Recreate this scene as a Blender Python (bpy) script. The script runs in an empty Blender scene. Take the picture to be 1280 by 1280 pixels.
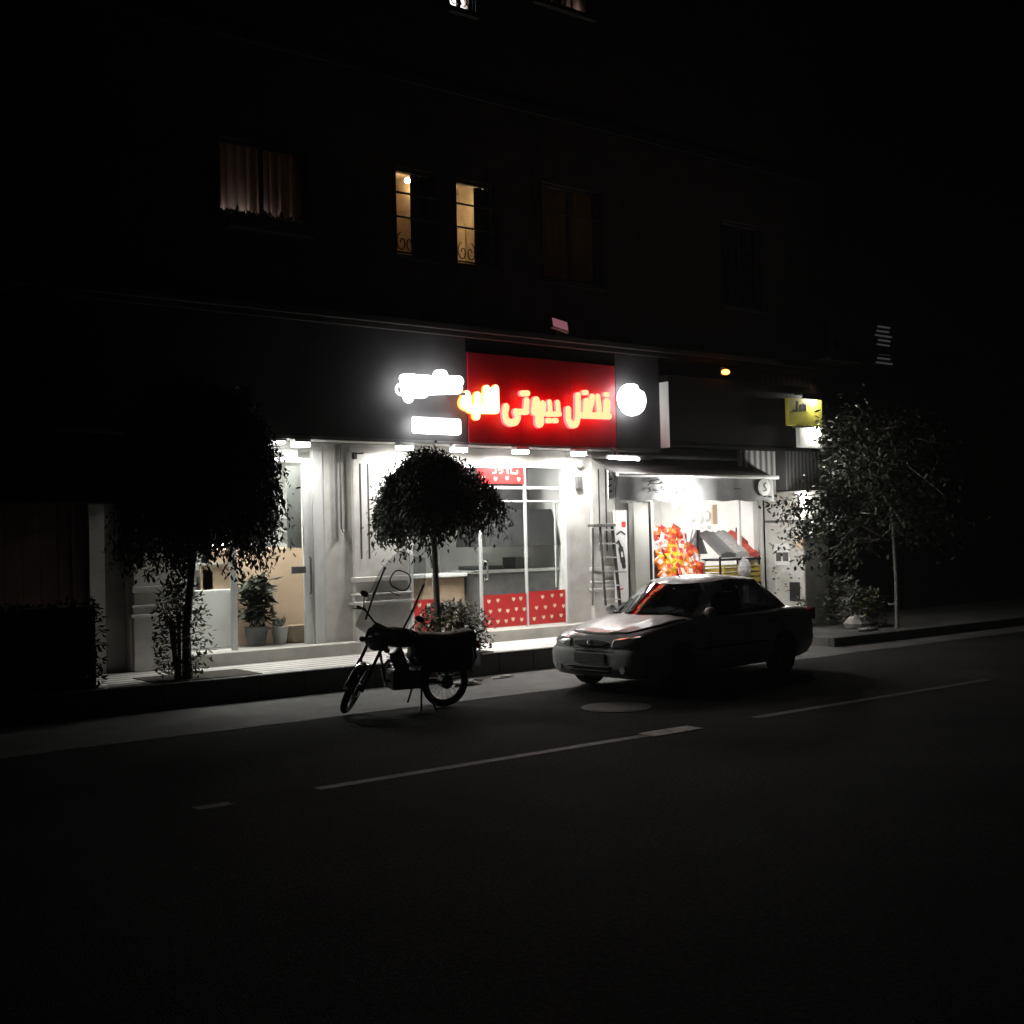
import bpy, bmesh, math, random
import numpy as np
from mathutils import Vector, Matrix
from mathutils.bvhtree import BVHTree
BLOOM_DENSITY = 0.0011
R = math.radians
random.seed(7)
rng = np.random.default_rng(7)
SC = bpy.context.scene
COL = SC.collection

# ---------------------------------------------------------------- camera
H = 1.92
cam_d = bpy.data.cameras.new('camera'); cam = bpy.data.objects.new('camera', cam_d); COL.objects.link(cam)
cam_d.sensor_width = 36; cam_d.lens = 36 * 1500 / 1280; cam_d.clip_start = 0.05; cam_d.clip_end = 500
yaw, pit, rol = R(37.6), R(1.305), R(1.331)
f = Vector((math.sin(yaw) * math.cos(pit), math.cos(yaw) * math.cos(pit), math.sin(pit)))
r0 = Vector((math.cos(yaw), -math.sin(yaw), 0)); u0 = r0.cross(f)
r = r0 * math.cos(rol) - u0 * math.sin(rol); u = u0 * math.cos(rol) + r0 * math.sin(rol)
cam.matrix_world = Matrix(((r.x, u.x, -f.x, 0), (r.y, u.y, -f.y, 0), (r.z, u.z, -f.z, H), (0, 0, 0, 1)))
SC.camera = cam

def sign_xz(px, py, y):
    """photo measurement -> place on a sign face standing in the plane Y = y"""
    d = f + r * ((px - 640) / 1500) - u * ((py - 640) / 1500)
    t = y / d.y
    return (d.x * t, H + d.z * t)

# ---------------------------------------------------------------- materials
def new_mat(name):
    m = bpy.data.materials.new(name); m.use_nodes = True
    nt = m.node_tree; nt.nodes.clear()
    out = nt.nodes.new('ShaderNodeOutputMaterial')
    return m, nt, out

def N(nt, t, **k):
    n = nt.nodes.new(t)
    for a, b in k.items(): setattr(n, a, b)
    return n

def mat(name, col, rough=0.6, var=0.15, scale=6.0, bump=0.0, bscale=60.0, metal=0.0, spec=0.5, coat=0.0, stain=None, stain_amt=0.0, stain_scale=1.5):
    m, nt, out = new_mat(name)
    b = N(nt, 'ShaderNodeBsdfPrincipled')
    tc = N(nt, 'ShaderNodeTexCoord')
    n1 = N(nt, 'ShaderNodeTexNoise'); n1.inputs['Scale'].default_value = scale; n1.inputs['Detail'].default_value = 6
    nt.links.new(tc.outputs['Object'], n1.inputs['Vector'])
    ramp = N(nt, 'ShaderNodeMapRange')
    ramp.inputs[1].default_value = 0.3; ramp.inputs[2].default_value = 0.7
    ramp.inputs[3].default_value = 1 - var; ramp.inputs[4].default_value = 1 + var
    nt.links.new(n1.outputs['Fac'], ramp.inputs[0])
    mul = N(nt, 'ShaderNodeMix', data_type='RGBA', blend_type='MULTIPLY'); mul.inputs[0].default_value = 1
    mul.inputs[6].default_value = (*col, 1)
    nt.links.new(ramp.outputs[0], mul.inputs[7])
    src = mul.outputs[2]
    if stain is not None:
        n2 = N(nt, 'ShaderNodeTexNoise'); n2.inputs['Scale'].default_value = stain_scale; n2.inputs['Detail'].default_value = 8; n2.inputs['Roughness'].default_value = 0.65
        nt.links.new(tc.outputs['Object'], n2.inputs['Vector'])
        mr = N(nt, 'ShaderNodeMapRange'); mr.inputs[1].default_value = 0.48; mr.inputs[2].default_value = 0.7; mr.inputs[3].default_value = 0; mr.inputs[4].default_value = stain_amt
        nt.links.new(n2.outputs['Fac'], mr.inputs[0])
        mx = N(nt, 'ShaderNodeMix', data_type='RGBA'); mx.inputs[7].default_value = (*stain, 1)
        nt.links.new(mr.outputs[0], mx.inputs[0]); nt.links.new(src, mx.inputs[6]); src = mx.outputs[2]
    nt.links.new(src, b.inputs['Base Color'])
    b.inputs['Roughness'].default_value = rough; b.inputs['Metallic'].default_value = metal
    b.inputs['Specular IOR Level'].default_value = spec; b.inputs['Coat Weight'].default_value = coat
    if bump:
        n3 = N(nt, 'ShaderNodeTexNoise'); n3.inputs['Scale'].default_value = bscale; n3.inputs['Detail'].default_value = 5
        nt.links.new(tc.outputs['Object'], n3.inputs['Vector'])
        bp = N(nt, 'ShaderNodeBump'); bp.inputs['Strength'].default_value = bump; bp.inputs['Distance'].default_value = 0.01
        nt.links.new(n3.outputs['Fac'], bp.inputs['Height']); nt.links.new(bp.outputs[0], b.inputs['Normal'])
    nt.links.new(b.outputs[0], out.inputs[0])
    return m

def emit(name, col, s):
    m, nt, out = new_mat(name)
    e = N(nt, 'ShaderNodeEmission'); e.inputs[0].default_value = (*col, 1); e.inputs[1].default_value = s
    nt.links.new(e.outputs[0], out.inputs[0])
    return m

def glass(name, tint=(0.95, 0.97, 0.96), refl=1.0, rough=0.0, ior=1.5, dirt=0.0):
    m, nt, out = new_mat(name)
    tr = N(nt, 'ShaderNodeBsdfTransparent'); tr.inputs[0].default_value = (*tint, 1)
    gl = N(nt, 'ShaderNodeBsdfGlossy'); gl.inputs['Roughness'].default_value = rough
    lw = N(nt, 'ShaderNodeLayerWeight'); lw.inputs[0].default_value = 0.5
    pw = N(nt, 'ShaderNodeMath', operation='POWER'); pw.inputs[1].default_value = 5.0
    nt.links.new(lw.outputs['Facing'], pw.inputs[0])
    F0 = ((ior - 1) / (ior + 1)) ** 2
    fr = N(nt, 'ShaderNodeMath', operation='MULTIPLY_ADD'); fr.inputs[1].default_value = 1 - F0; fr.inputs[2].default_value = F0
    nt.links.new(pw.outputs[0], fr.inputs[0])
    mx = N(nt, 'ShaderNodeMixShader')
    nt.links.new(fr.outputs[0], mx.inputs[0]); nt.links.new(tr.outputs[0], mx.inputs[1]); nt.links.new(gl.outputs[0], mx.inputs[2])
    last = mx
    if dirt:
        df = N(nt, 'ShaderNodeBsdfDiffuse'); df.inputs[0].default_value = (0.5, 0.5, 0.5, 1)
        m2 = N(nt, 'ShaderNodeMixShader'); m2.inputs[0].default_value = dirt
        nt.links.new(mx.outputs[0], m2.inputs[1]); nt.links.new(df.outputs[0], m2.inputs[2]); last = m2
    nt.links.new(last.outputs[0], out.inputs[0])
    return m

def leaf_mat(name, a, b, rough=0.55):
    m, nt, out = new_mat(name)
    p = N(nt, 'ShaderNodeBsdfPrincipled'); tc = N(nt, 'ShaderNodeTexCoord')
    n = N(nt, 'ShaderNodeTexNoise'); n.inputs['Scale'].default_value = 4.0; n.inputs['Detail'].default_value = 4
    nt.links.new(tc.outputs['Object'], n.inputs['Vector'])
    rp = N(nt, 'ShaderNodeMapRange'); rp.inputs[1].default_value = 0.35; rp.inputs[2].default_value = 0.65
    nt.links.new(n.outputs['Fac'], rp.inputs[0])
    mx = N(nt, 'ShaderNodeMix', data_type='RGBA'); mx.inputs[6].default_value = (*a, 1); mx.inputs[7].default_value = (*b, 1)
    nt.links.new(rp.outputs[0], mx.inputs[0]); nt.links.new(mx.outputs[2], p.inputs['Base Color'])
    p.inputs['Roughness'].default_value = rough; p.inputs['Specular IOR Level'].default_value = 0.25
    nt.links.new(p.outputs[0], out.inputs[0])
    return m

def asphalt():
    m, nt, out = new_mat('asphalt')
    p = N(nt, 'ShaderNodeBsdfPrincipled'); tc = N(nt, 'ShaderNodeTexCoord')
    big = N(nt, 'ShaderNodeTexNoise'); big.inputs['Scale'].default_value = 0.5; big.inputs['Detail'].default_value = 7; big.inputs['Roughness'].default_value = 0.6
    fine = N(nt, 'ShaderNodeTexVoronoi'); fine.inputs['Scale'].default_value = 90
    n2 = N(nt, 'ShaderNodeTexNoise'); n2.inputs['Scale'].default_value = 35; n2.inputs['Detail'].default_value = 4
    for t in (big, fine, n2): nt.links.new(tc.outputs['Object'], t.inputs['Vector'])
    r1 = N(nt, 'ShaderNodeMapRange'); r1.inputs[1].default_value = 0.3; r1.inputs[2].default_value = 0.7; r1.inputs[3].default_value = 0.014; r1.inputs[4].default_value = 0.038
    nt.links.new(big.outputs['Fac'], r1.inputs[0])
    r2 = N(nt, 'ShaderNodeMapRange'); r2.inputs[1].default_value = 0.35; r2.inputs[2].default_value = 0.75; r2.inputs[3].default_value = 0.5; r2.inputs[4].default_value = 1.9
    nt.links.new(n2.outputs['Fac'], r2.inputs[0])
    mu = N(nt, 'ShaderNodeMath', operation='MULTIPLY'); nt.links.new(r1.outputs[0], mu.inputs[0]); nt.links.new(r2.outputs[0], mu.inputs[1])
    nt.links.new(mu.outputs[0], p.inputs['Base Color'])
    p.inputs['Roughness'].default_value = 0.9; p.inputs['Specular IOR Level'].default_value = 0.08
    bp = N(nt, 'ShaderNodeBump'); bp.inputs['Strength'].default_value = 0.7; bp.inputs['Distance'].default_value = 0.012
    nt.links.new(fine.outputs['Distance'], bp.inputs['Height']); nt.links.new(bp.outputs[0], p.inputs['Normal'])
    nt.links.new(p.outputs[0], out.inputs[0])
    return m

def worn_paint():
    m, nt, out = new_mat('worn_road_paint')
    p = N(nt, 'ShaderNodeBsdfPrincipled'); p.inputs['Roughness'].default_value = 0.7
    tc = N(nt, 'ShaderNodeTexCoord')
    n1 = N(nt, 'ShaderNodeTexNoise'); n1.inputs['Scale'].default_value = 9; n1.inputs['Detail'].default_value = 9; n1.inputs['Roughness'].default_value = 0.75
    n0 = N(nt, 'ShaderNodeTexNoise'); n0.inputs['Scale'].default_value = 0.9; n0.inputs['Detail'].default_value = 2
    for t in (n1, n0): nt.links.new(tc.outputs['Object'], t.inputs['Vector'])
    ad = N(nt, 'ShaderNodeMath', operation='ADD'); nt.links.new(n1.outputs['Fac'], ad.inputs[0]); nt.links.new(n0.outputs['Fac'], ad.inputs[1])
    mr = N(nt, 'ShaderNodeMapRange'); mr.inputs[1].default_value = 0.98; mr.inputs[2].default_value = 1.2
    nt.links.new(ad.outputs[0], mr.inputs[0])
    mx = N(nt, 'ShaderNodeMix', data_type='RGBA'); mx.inputs[6].default_value = (0.035, 0.035, 0.035, 1); mx.inputs[7].default_value = (0.115, 0.115, 0.11, 1)
    nt.links.new(mr.outputs[0], mx.inputs[0]); nt.links.new(mx.outputs[2], p.inputs['Base Color'])
    nt.links.new(p.outputs[0], out.inputs[0])
    return m

def pavers(name, c1, c2, cm, w, h, rot=0.0):
    m, nt, out = new_mat(name)
    p = N(nt, 'ShaderNodeBsdfPrincipled'); p.inputs['Roughness'].default_value = 0.6
    tc = N(nt, 'ShaderNodeTexCoord')
    br = N(nt, 'ShaderNodeTexBrick'); br.inputs['Scale'].default_value = 1.0
    br.inputs['Brick Width'].default_value = w; br.inputs['Row Height'].default_value = h; br.inputs['Mortar Size'].default_value = 0.012
    br.inputs['Color1'].default_value = (*c1, 1); br.inputs['Color2'].default_value = (*c2, 1); br.inputs['Mortar'].default_value = (*cm, 1)
    nt.links.new(tc.outputs['Object'], br.inputs['Vector'])
    n1 = N(nt, 'ShaderNodeTexNoise'); n1.inputs['Scale'].default_value = 3; n1.inputs['Detail'].default_value = 8
    nt.links.new(tc.outputs['Object'], n1.inputs['Vector'])
    mr = N(nt, 'ShaderNodeMapRange'); mr.inputs[1].default_value = 0.3; mr.inputs[2].default_value = 0.7; mr.inputs[3].default_value = 0.55; mr.inputs[4].default_value = 1.15
    nt.links.new(n1.outputs['Fac'], mr.inputs[0])
    mu = N(nt, 'ShaderNodeMix', data_type='RGBA', blend_type='MULTIPLY'); mu.inputs[0].default_value = 1
    nt.links.new(br.outputs['Color'], mu.inputs[6]); nt.links.new(mr.outputs[0], mu.inputs[7])
    nt.links.new(mu.outputs[2], p.inputs['Base Color'])
    bp = N(nt, 'ShaderNodeBump'); bp.inputs['Strength'].default_value = 0.6; bp.inputs['Distance'].default_value = 0.01; bp.invert = True
    nt.links.new(br.outputs['Fac'], bp.inputs['Height']); nt.links.new(bp.outputs[0], p.inputs['Normal'])
    nt.links.new(p.outputs[0], out.inputs[0])
    return m

def stripes(name, c1, c2, step, axis='X', rough=0.7, duty=0.5, bump=0.4):
    """bands repeated along one axis of the object: louvres, corrugation, curtain weave"""
    m, nt, out = new_mat(name)
    p = N(nt, 'ShaderNodeBsdfPrincipled'); p.inputs['Roughness'].default_value = rough
    tc = N(nt, 'ShaderNodeTexCoord')
    w = N(nt, 'ShaderNodeTexWave', wave_type='BANDS', bands_direction=axis); w.inputs['Scale'].default_value = 0.314 / step
    w.inputs['Distortion'].default_value = 0.6; w.inputs['Detail'].default_value = 2
    nt.links.new(tc.outputs['Object'], w.inputs['Vector'])
    mx = N(nt, 'ShaderNodeMix', data_type='RGBA'); mx.inputs[6].default_value = (*c1, 1); mx.inputs[7].default_value = (*c2, 1)
    nt.links.new(w.outputs['Fac'], mx.inputs[0]); nt.links.new(mx.outputs[2], p.inputs['Base Color'])
    bp = N(nt, 'ShaderNodeBump'); bp.inputs['Strength'].default_value = bump; bp.inputs['Distance'].default_value = 0.02
    nt.links.new(w.outputs['Fac'], bp.inputs['Height']); nt.links.new(bp.outputs[0], p.inputs['Normal'])
    nt.links.new(p.outputs[0], out.inputs[0])
    return m

M = {}
M['asphalt'] = asphalt(); M['paint'] = worn_paint()
M['gutter'] = mat('gutter_concrete', (0.085, 0.085, 0.082), 0.8, 0.3, 2.0, 0.5, 40, stain=(0.05, 0.05, 0.05), stain_amt=0.7)
M['kerb'] = mat('kerb_stone', (0.05, 0.05, 0.048), 0.8, 0.35, 3, 0.6, 25, stain=(0.04, 0.04, 0.04), stain_amt=0.6)
M['pave'] = mat('soil_dark', (.05, .05, .05))
M['pave_low'] = pavers('plain_pavers', (0.12, 0.12, 0.115), (0.09, 0.09, 0.085), (0.08, 0.08, 0.08), 0.4, 0.4)
M['stone'] = mat('pale_stone', (0.62, 0.61, 0.58), 0.55, 0.1, 5, 0.15, 40, stain=(0.42, 0.41, 0.36), stain_amt=0.55, stain_scale=2.2)
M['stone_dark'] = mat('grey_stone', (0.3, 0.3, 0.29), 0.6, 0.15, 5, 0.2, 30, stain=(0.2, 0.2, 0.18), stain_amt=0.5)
M['slot'] = mat('dark_recess', (0.05, 0.05, 0.05), 0.8)
M['brick'] = pavers('dark_brick', (0.13, 0.07, 0.055), (0.09, 0.05, 0.042), (0.06, 0.042, 0.036), 0.22, 0.07)
M['fascia'] = mat('dark_cladding', (0.042, 0.042, 0.043), 0.55, 0.2, 2.5, 0.08, 20, spec=.3)
M['bay_fascia'] = mat('black_cladding', (0.009, 0.009, 0.009), 0.6, 0.2, 2.5, spec=.12)
M['soffit'] = mat('soffit_paint', (0.6, 0.59, 0.57), 0.7, 0.1)
M['redpanel'] = mat('red_sign_panel', (0.25, 0.006, 0.014), 0.5, 0.1, 2)
M['cornice'] = mat('cornice_metal', (0.022, 0.02, 0.019), 0.7, 0.15)
M['alu'] = mat('aluminium_white', (0.62, 0.63, 0.62), 0.4, 0.06, 4)
M['steel'] = mat('brushed_steel', (0.45, 0.45, 0.44), 0.35, 0.12, 8, metal=0.8)
M['steel_dark'] = mat('dull_steel', (0.12, 0.12, 0.12), 0.45, 0.2, 6, metal=0.3)
M['white'] = mat('white_paint', (0.78, 0.78, 0.76), 0.5, 0.06, 3)
M['whitewash'] = mat('dirty_whitewash', (0.62, 0.61, 0.57), 0.8, 0.12, 4, 0.3, 20, stain=(0.3, 0.29, 0.2), stain_amt=0.7, stain_scale=1.7)
M['greywall'] = mat('inner_grey_wall', (0.5, 0.5, 0.48), 0.7, 0.1)
M['peach'] = mat('peach_panel', (0.66, 0.5, 0.36), 0.5, 0.12, 2)
M['wood'] = mat('brown_counter', (0.27, 0.2, 0.13), 0.5, 0.25, 4)
M['tile'] = mat('floor_tile', (0.32, 0.31, 0.29), 0.25, 0.15, 3)
M['black'] = mat('black_plastic', (0.018, 0.018, 0.018), 0.45, 0.2)
M['rubber'] = mat('tyre_rubber', (0.014, 0.014, 0.014), 0.8, 0.2, 20, 0.3, 50)
M['blackmetal'] = mat('black_metal', (0.02, 0.02, 0.02), 0.35, 0.2, metal=0.4)
M['chrome'] = mat('chrome', (0.75, 0.75, 0.75), 0.12, 0.05, metal=1.0)
M['enginemetal'] = mat('engine_alloy', (0.2, 0.2, 0.2), 0.4, 0.3, 10, metal=0.8)
M['carpaint'] = mat('silver_car_paint', (0.78, 0.78, 0.79), 0.35, 0.05, 3, coat=0.6, stain=(0.36, 0.35, 0.33), stain_amt=0.35, stain_scale=3)
M['bumper'] = mat('bumper_paint', (0.78, 0.78, 0.79), 0.4, 0.06, 3, coat=0.3, stain=(0.3, 0.29, 0.28), stain_amt=0.4, stain_scale=4)
M['carglass'] = glass('tinted_car_glass', (0.12, 0.13, 0.13), ior=1.7)
M['lampglass'] = mat('lamp_reflector', (0.75, 0.76, 0.78), 0.15, 0.2, 12, metal=0.6, coat=1.0)
M['redlens'] = mat('red_lens', (0.35, 0.01, 0.01), 0.2, coat=1.0)
M['amber'] = mat('amber_lens', (0.16, 0.06, 0.01), 0.2, coat=1.0)
M['glass'] = glass('shop_glass', (0.94, 0.96, 0.95), ior=1.45)
M['glass_dusty'] = glass('dusty_glass', (0.86, 0.88, 0.87), ior=1.45, dirt=0.08)
M['screen'] = glass('smoky_acrylic', (0.74, 0.75, 0.76), ior=1.4, rough=0.08, dirt=0.3)
M['redfilm'] = mat('red_window_film', (0.56, 0.03, 0.03), 0.4, 0.06)
M['cream'] = mat('cream_print', (0.85, 0.68, 0.5), 0.5, 0.1)
M['leaf_room'] = leaf_mat('room_plant_leaf', (0.012, 0.018, 0.01), (0.025, 0.03, 0.018))
M['leaf'] = leaf_mat('dark_leaf', (0.016, 0.021, 0.012), (0.03, 0.037, 0.02), 0.7)
M['leaf_shrub'] = leaf_mat('shrub_leaf', (0.02, 0.028, 0.012), (0.062, 0.056, 0.016))
M['leaf_right'] = leaf_mat('glossy_leaf', (0.014, 0.02, 0.011), (0.03, 0.036, 0.02), 0.5)
M['leaf_yellow'] = leaf_mat('yellow_leaf', (0.45, 0.42, 0.06), (0.3, 0.34, 0.06))
M['leaf_grey'] = leaf_mat('grey_leaf', (0.06, 0.07, 0.055), (0.13, 0.13, 0.11), 0.4)
M['bark'] = mat('bark', (0.1, 0.085, 0.07), 0.9, 0.35, 12, 0.8, 30)
M['bark_pale'] = mat('pale_bark', (0.17, 0.165, 0.15), 0.8, 0.3, 14, 0.6, 40)
M['soil'] = mat('soil', (0.045, 0.038, 0.03), 0.95, 0.4, 10, 0.9, 20)
M['rock'] = mat('broken_concrete', (0.4, 0.39, 0.37), 0.85, 0.25, 8, 0.6, 20)
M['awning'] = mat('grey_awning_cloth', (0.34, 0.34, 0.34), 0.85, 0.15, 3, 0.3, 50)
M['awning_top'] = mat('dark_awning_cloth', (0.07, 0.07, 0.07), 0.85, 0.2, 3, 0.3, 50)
M['ink'] = mat('black_print', (0.02, 0.02, 0.02), 0.6)
M['blueink'] = mat('blue_print', (0.03, 0.03, 0.12), 0.6)
M['yellow'] = mat('yellow_sign_face', (0.6, 0.55, 0.09), 0.55, 0.08)
M['crate'] = mat('yellow_crate_plastic', (0.5, 0.36, 0.05), 0.5, 0.12)
M['bag_red'] = mat('red_foil', (0.6, 0.04, 0.025), 0.3, 0.25, 9, coat=0.4)
M['bag_orange'] = mat('orange_foil', (0.72, 0.2, 0.02), 0.3, 0.25, 9, coat=0.4)
M['bag_yellow'] = mat('yellow_foil', (0.78, 0.5, 0.03), 0.3, 0.2, 9, coat=0.4)
M['bag_white'] = mat('white_foil', (0.75, 0.7, 0.66), 0.3, 0.15, 9, coat=0.4)
M['bag_black'] = mat('black_plastic_film', (0.03, 0.03, 0.032), 0.28, 0.2, 9, coat=0.5)
M['sheet'] = mat('grey_plastic_sheet', (0.13, 0.13, 0.135), 0.35, 0.2, 7, coat=0.3)
M['sheet_white'] = mat('white_printed_sheet', (0.42, 0.41, 0.4), 0.5, 0.35, 30)
M['curtain_warm'] = mat('beige_curtain', (0.6, 0.45, 0.28), 0.9, 0.1)
M['curtain_red'] = stripes('dark_red_curtain', (0.3, 0.2, 0.19), (0.5, 0.4, 0.38), 0.12)
M['lace'] = mat('grey_lace', (0.55, 0.55, 0.55), 0.9, 0.5, 14)
def translucent(m, amt):
    nt = m.node_tree; p = next(n for n in nt.nodes if n.type == 'BSDF_PRINCIPLED'); out = next(n for n in nt.nodes if n.type == 'OUTPUT_MATERIAL')
    t = nt.nodes.new('ShaderNodeBsdfTranslucent'); mx = nt.nodes.new('ShaderNodeMixShader'); mx.inputs[0].default_value = amt
    if p.inputs['Base Color'].is_linked: nt.links.new(p.inputs['Base Color'].links[0].from_socket, t.inputs[0])
    nt.links.new(p.outputs[0], mx.inputs[1]); nt.links.new(t.outputs[0], mx.inputs[2]); nt.links.new(mx.outputs[0], out.inputs[0])
for k_ in ('curtain_warm', 'curtain_red', 'lace'): translucent(M[k_], .5)
M['pave'] = stripes('striped_pavers', (0.3, 0.29, 0.28), (0.8, 0.78, 0.74), 0.23, 'Y', .6)
M['louvre'] = stripes('dark_louvres', (0.02, 0.02, 0.02), (0.09, 0.09, 0.09), 0.11, 'X')
# light givers
E_DOWN = emit('downlight_lens', (1.0, 0.97, 0.93), 200)
E_DOWN2 = emit('weak_downlight_lens', (1.0, 0.97, 0.93), 110)
E_RIM = emit('downlight_lens_rim', (1.0, 0.98, 0.95), 6)
E_TUBE = emit('tube_light', (1.0, 0.98, 0.95), 30)
E_SIGN = emit('white_sign_light', (1.0, 0.99, 0.98), 1.6)
E_SIGNHALO = emit('sign_halo_glow', (1.0, 0.99, 0.98), 7)  # extra glow on sign sides and backs, added for a bloom-like halo
E_SIGNBOX = emit('white_lightbox', (1.0, 0.99, 0.98), 1.3)
E_FACE = emit('cream_letter_face', (1.0, 0.78, 0.36), 0.52)
E_FACE2 = emit('yellow_letter_face', (1.0, 0.9, 0.5), 0.9)
E_RED = emit('red_letter_edge', (1.0, 0.025, 0.03), 5.4)
E_ORANGE = emit('orange_letter_edge', (1.0, 0.14, 0.02), 3.2)
E_ROOM2 = emit('office_ceiling_light', (1.0, 0.97, 0.92), 60)
E_ROOM3 = emit('kitchen_ceiling_light', (1.0, 0.98, 0.95), 30)
E_ROOM = emit('room_ceiling_light', (1.0, 0.98, 0.94), 16)
E_BULB = emit('shop_bulb', (1.0, 0.98, 0.95), 130)
E_BULB2 = emit('inner_shop_bulb', (1.0, 0.98, 0.95), 75)
E_WARM = emit('warm_bulb', (1.0, 0.78, 0.5), 115)
E_LOW = emit('curtain_foot_lamp', (1.0, 0.92, 0.85), 32)
E_ORB = emit('orange_bulb', (1.0, 0.24, 0.05), 4)
E_PIL = emit('pillar_bulb', (1.0, 0.98, 0.92), 110)
E_SPOT = emit('sign_strip_lamp', (1.0, 0.97, 0.85), 320)
E_FAR = emit('far_window_light', (0.9, 0.95, 1.0), 0.016)
E_FLOOD = emit('pink_flood_face', (0.75, 0.28, 0.36), 0.13)

# ---------------------------------------------------------------- mesh builder
class MB:
    def __init__(s, xf=None):
        s.v = []; s.f = []; s.m = []; s.xf = xf
    def add(s, vs, fs, mi=0):
        o = len(s.v)
        for p in vs:
            p = Vector(p)
            s.v.append(s.xf @ p if s.xf else p)
        for q in fs:
            s.f.append([o + i for i in q]); s.m.append(mi)
        return s
    def box(s, x0, x1, y0, y1, z0, z1, mi=0):
        vs = [(x, y, z) for z in (z0, z1) for y in (y0, y1) for x in (x0, x1)]
        return s.add(vs, [(0, 2, 3, 1), (4, 5, 7, 6), (0, 1, 5, 4), (2, 6, 7, 3), (0, 4, 6, 2), (1, 3, 7, 5)], mi)
    def hexa(s, b, t, mi=0):
        """b, t: four points each"""
        return s.add(list(b) + list(t), [(3, 2, 1, 0), (4, 5, 6, 7), (0, 1, 5, 4), (1, 2, 6, 5), (2, 3, 7, 6), (3, 0, 4, 7)], mi)
    def tube(s, pts, rad, n=10, mi=0, caps=True):
        pts = [Vector(p) for p in pts]
        rads = rad if isinstance(rad, (list, tuple)) else [rad] * len(pts)
        vs = []; fs = []; up = None
        for i, p in enumerate(pts):
            a = pts[max(0, i - 1)]; b = pts[min(len(pts) - 1, i + 1)]
            t = (b - a).normalized()
            if up is None:
                up = Vector((0, 0, 1)) if abs(t.z) < 0.9 else Vector((1, 0, 0))
            x = t.cross(up).normalized(); y = t.cross(x).normalized(); up = -y if (-y).dot(up) > 0 else y
            for k in range(n):
                an = 2 * math.pi * k / n
                vs.append(p + (x * math.cos(an) + y * math.sin(an)) * rads[i])
        for i in range(len(pts) - 1):
            for k in range(n):
                k2 = (k + 1) % n
                fs.append((i * n + k, i * n + k2, (i + 1) * n + k2, (i + 1) * n + k))
        if caps:
            fs.append(tuple(range(n))[::-1]); fs.append(tuple((len(pts) - 1) * n + k for k in range(n)))
        return s.add(vs, fs, mi)
    def ring(s, c, axis, R0, r0, n=32, k=10, mi=0):
        c = Vector(c); ax = Vector(axis).normalized()
        e1 = ax.orthogonal().normalized(); e2 = ax.cross(e1)
        vs = []; fs = []
        for i in range(n):
            a = 2 * math.pi * i / n; d = e1 * math.cos(a) + e2 * math.sin(a)
            for j in range(k):
                b = 2 * math.pi * j / k
                vs.append(c + d * (R0 + r0 * math.cos(b)) + ax * (r0 * math.sin(b)))
        for i in range(n):
            for j in range(k):
                fs.append((i * k + j, ((i + 1) % n) * k + j, ((i + 1) % n) * k + (j + 1) % k, i * k + (j + 1) % k))
        return s.add(vs, fs, mi)
    def ball(s, c, rx, ry=None, rz=None, n=14, k=9, mi=0, rough=0.0, seed=0):
        ry = ry or rx; rz = rz or rx
        rr = random.Random(seed); vs = []; fs = []
        for j in range(k + 1):
            th = math.pi * j / k
            for i in range(n):
                ph = 2 * math.pi * i / n; q = 1 + rough * (rr.random() - 0.5) * 2
                vs.append((c[0] + rx * q * math.sin(th) * math.cos(ph), c[1] + ry * q * math.sin(th) * math.sin(ph), c[2] + rz * q * math.cos(th)))
        for j in range(k):
            for i in range(n):
                fs.append((j * n + i, (j + 1) * n + i, (j + 1) * n + (i + 1) % n, j * n + (i + 1) % n))
        return s.add(vs, fs, mi)
    def loft(s, rings, mi=0, closed=True, caps=True):
        n = len(rings[0]); vs = [p for q in rings for p in q]; fs = []
        for i in range(len(rings) - 1):
            for k in range(n if closed else n - 1):
                k2 = (k + 1) % n
                fs.append((i * n + k, i * n + k2, (i + 1) * n + k2, (i + 1) * n + k))
        if caps and closed:
            fs.append(tuple(range(n))[::-1]); fs.append(tuple((len(rings) - 1) * n + k for k in range(n)))
        return s.add(vs, fs, mi)
    def prism_y(s, poly, y0, y1, mi=0):
        n = len(poly)
        vs = [(x, y0, z) for x, z in poly] + [(x, y1, z) for x, z in poly]
        fs = [tuple(range(n)), tuple(range(n, 2 * n))[::-1]] + [(i, i + n, (i + 1) % n + n, (i + 1) % n) for i in range(n)]
        return s.add(vs, fs, mi)
    def disc_y(s, cx, cz, rx, rz, y0, y1, n=28, mi=0):
        return s.prism_y([(cx + rx * math.cos(2 * math.pi * i / n), cz + rz * math.sin(2 * math.pi * i / n)) for i in range(n)], y0, y1, mi)
    def stroke(s, pts, w, y0, y1, mi_face=0, mi_side=None):
        """a pen stroke with round ends standing on a sign in the XZ plane (front at y0)"""
        mi_side = mi_face if mi_side is None else mi_side
        P = [Vector((a, b)) for a, b in pts]
        if len(P) > 2:                                   # soften the corners
            Q = [P[0]]
            for i in range(1, len(P) - 1):
                Q += [P[i].lerp(P[i - 1], 0.3), P[i] * 0.6 + (P[i - 1] + P[i + 1]) * 0.2 if False else P[i].lerp((P[i - 1] + P[i + 1]) / 2, 0.12), P[i].lerp(P[i + 1], 0.3)]
            P = Q + [P[-1]]
        L = []; Rr = []; h = w / 2
        for i, p in enumerate(P):
            t = (P[min(len(P) - 1, i + 1)] - P[max(0, i - 1)]).normalized(); nn = Vector((-t.y, t.x)) * h
            L.append(p + nn); Rr.append(p - nn)
        def cap(c, a0, sgn):
            return [c + Vector((math.cos(a0 + sgn * math.pi * k / 6), math.sin(a0 + sgn * math.pi * k / 6))) * h for k in range(1, 6)]
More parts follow.
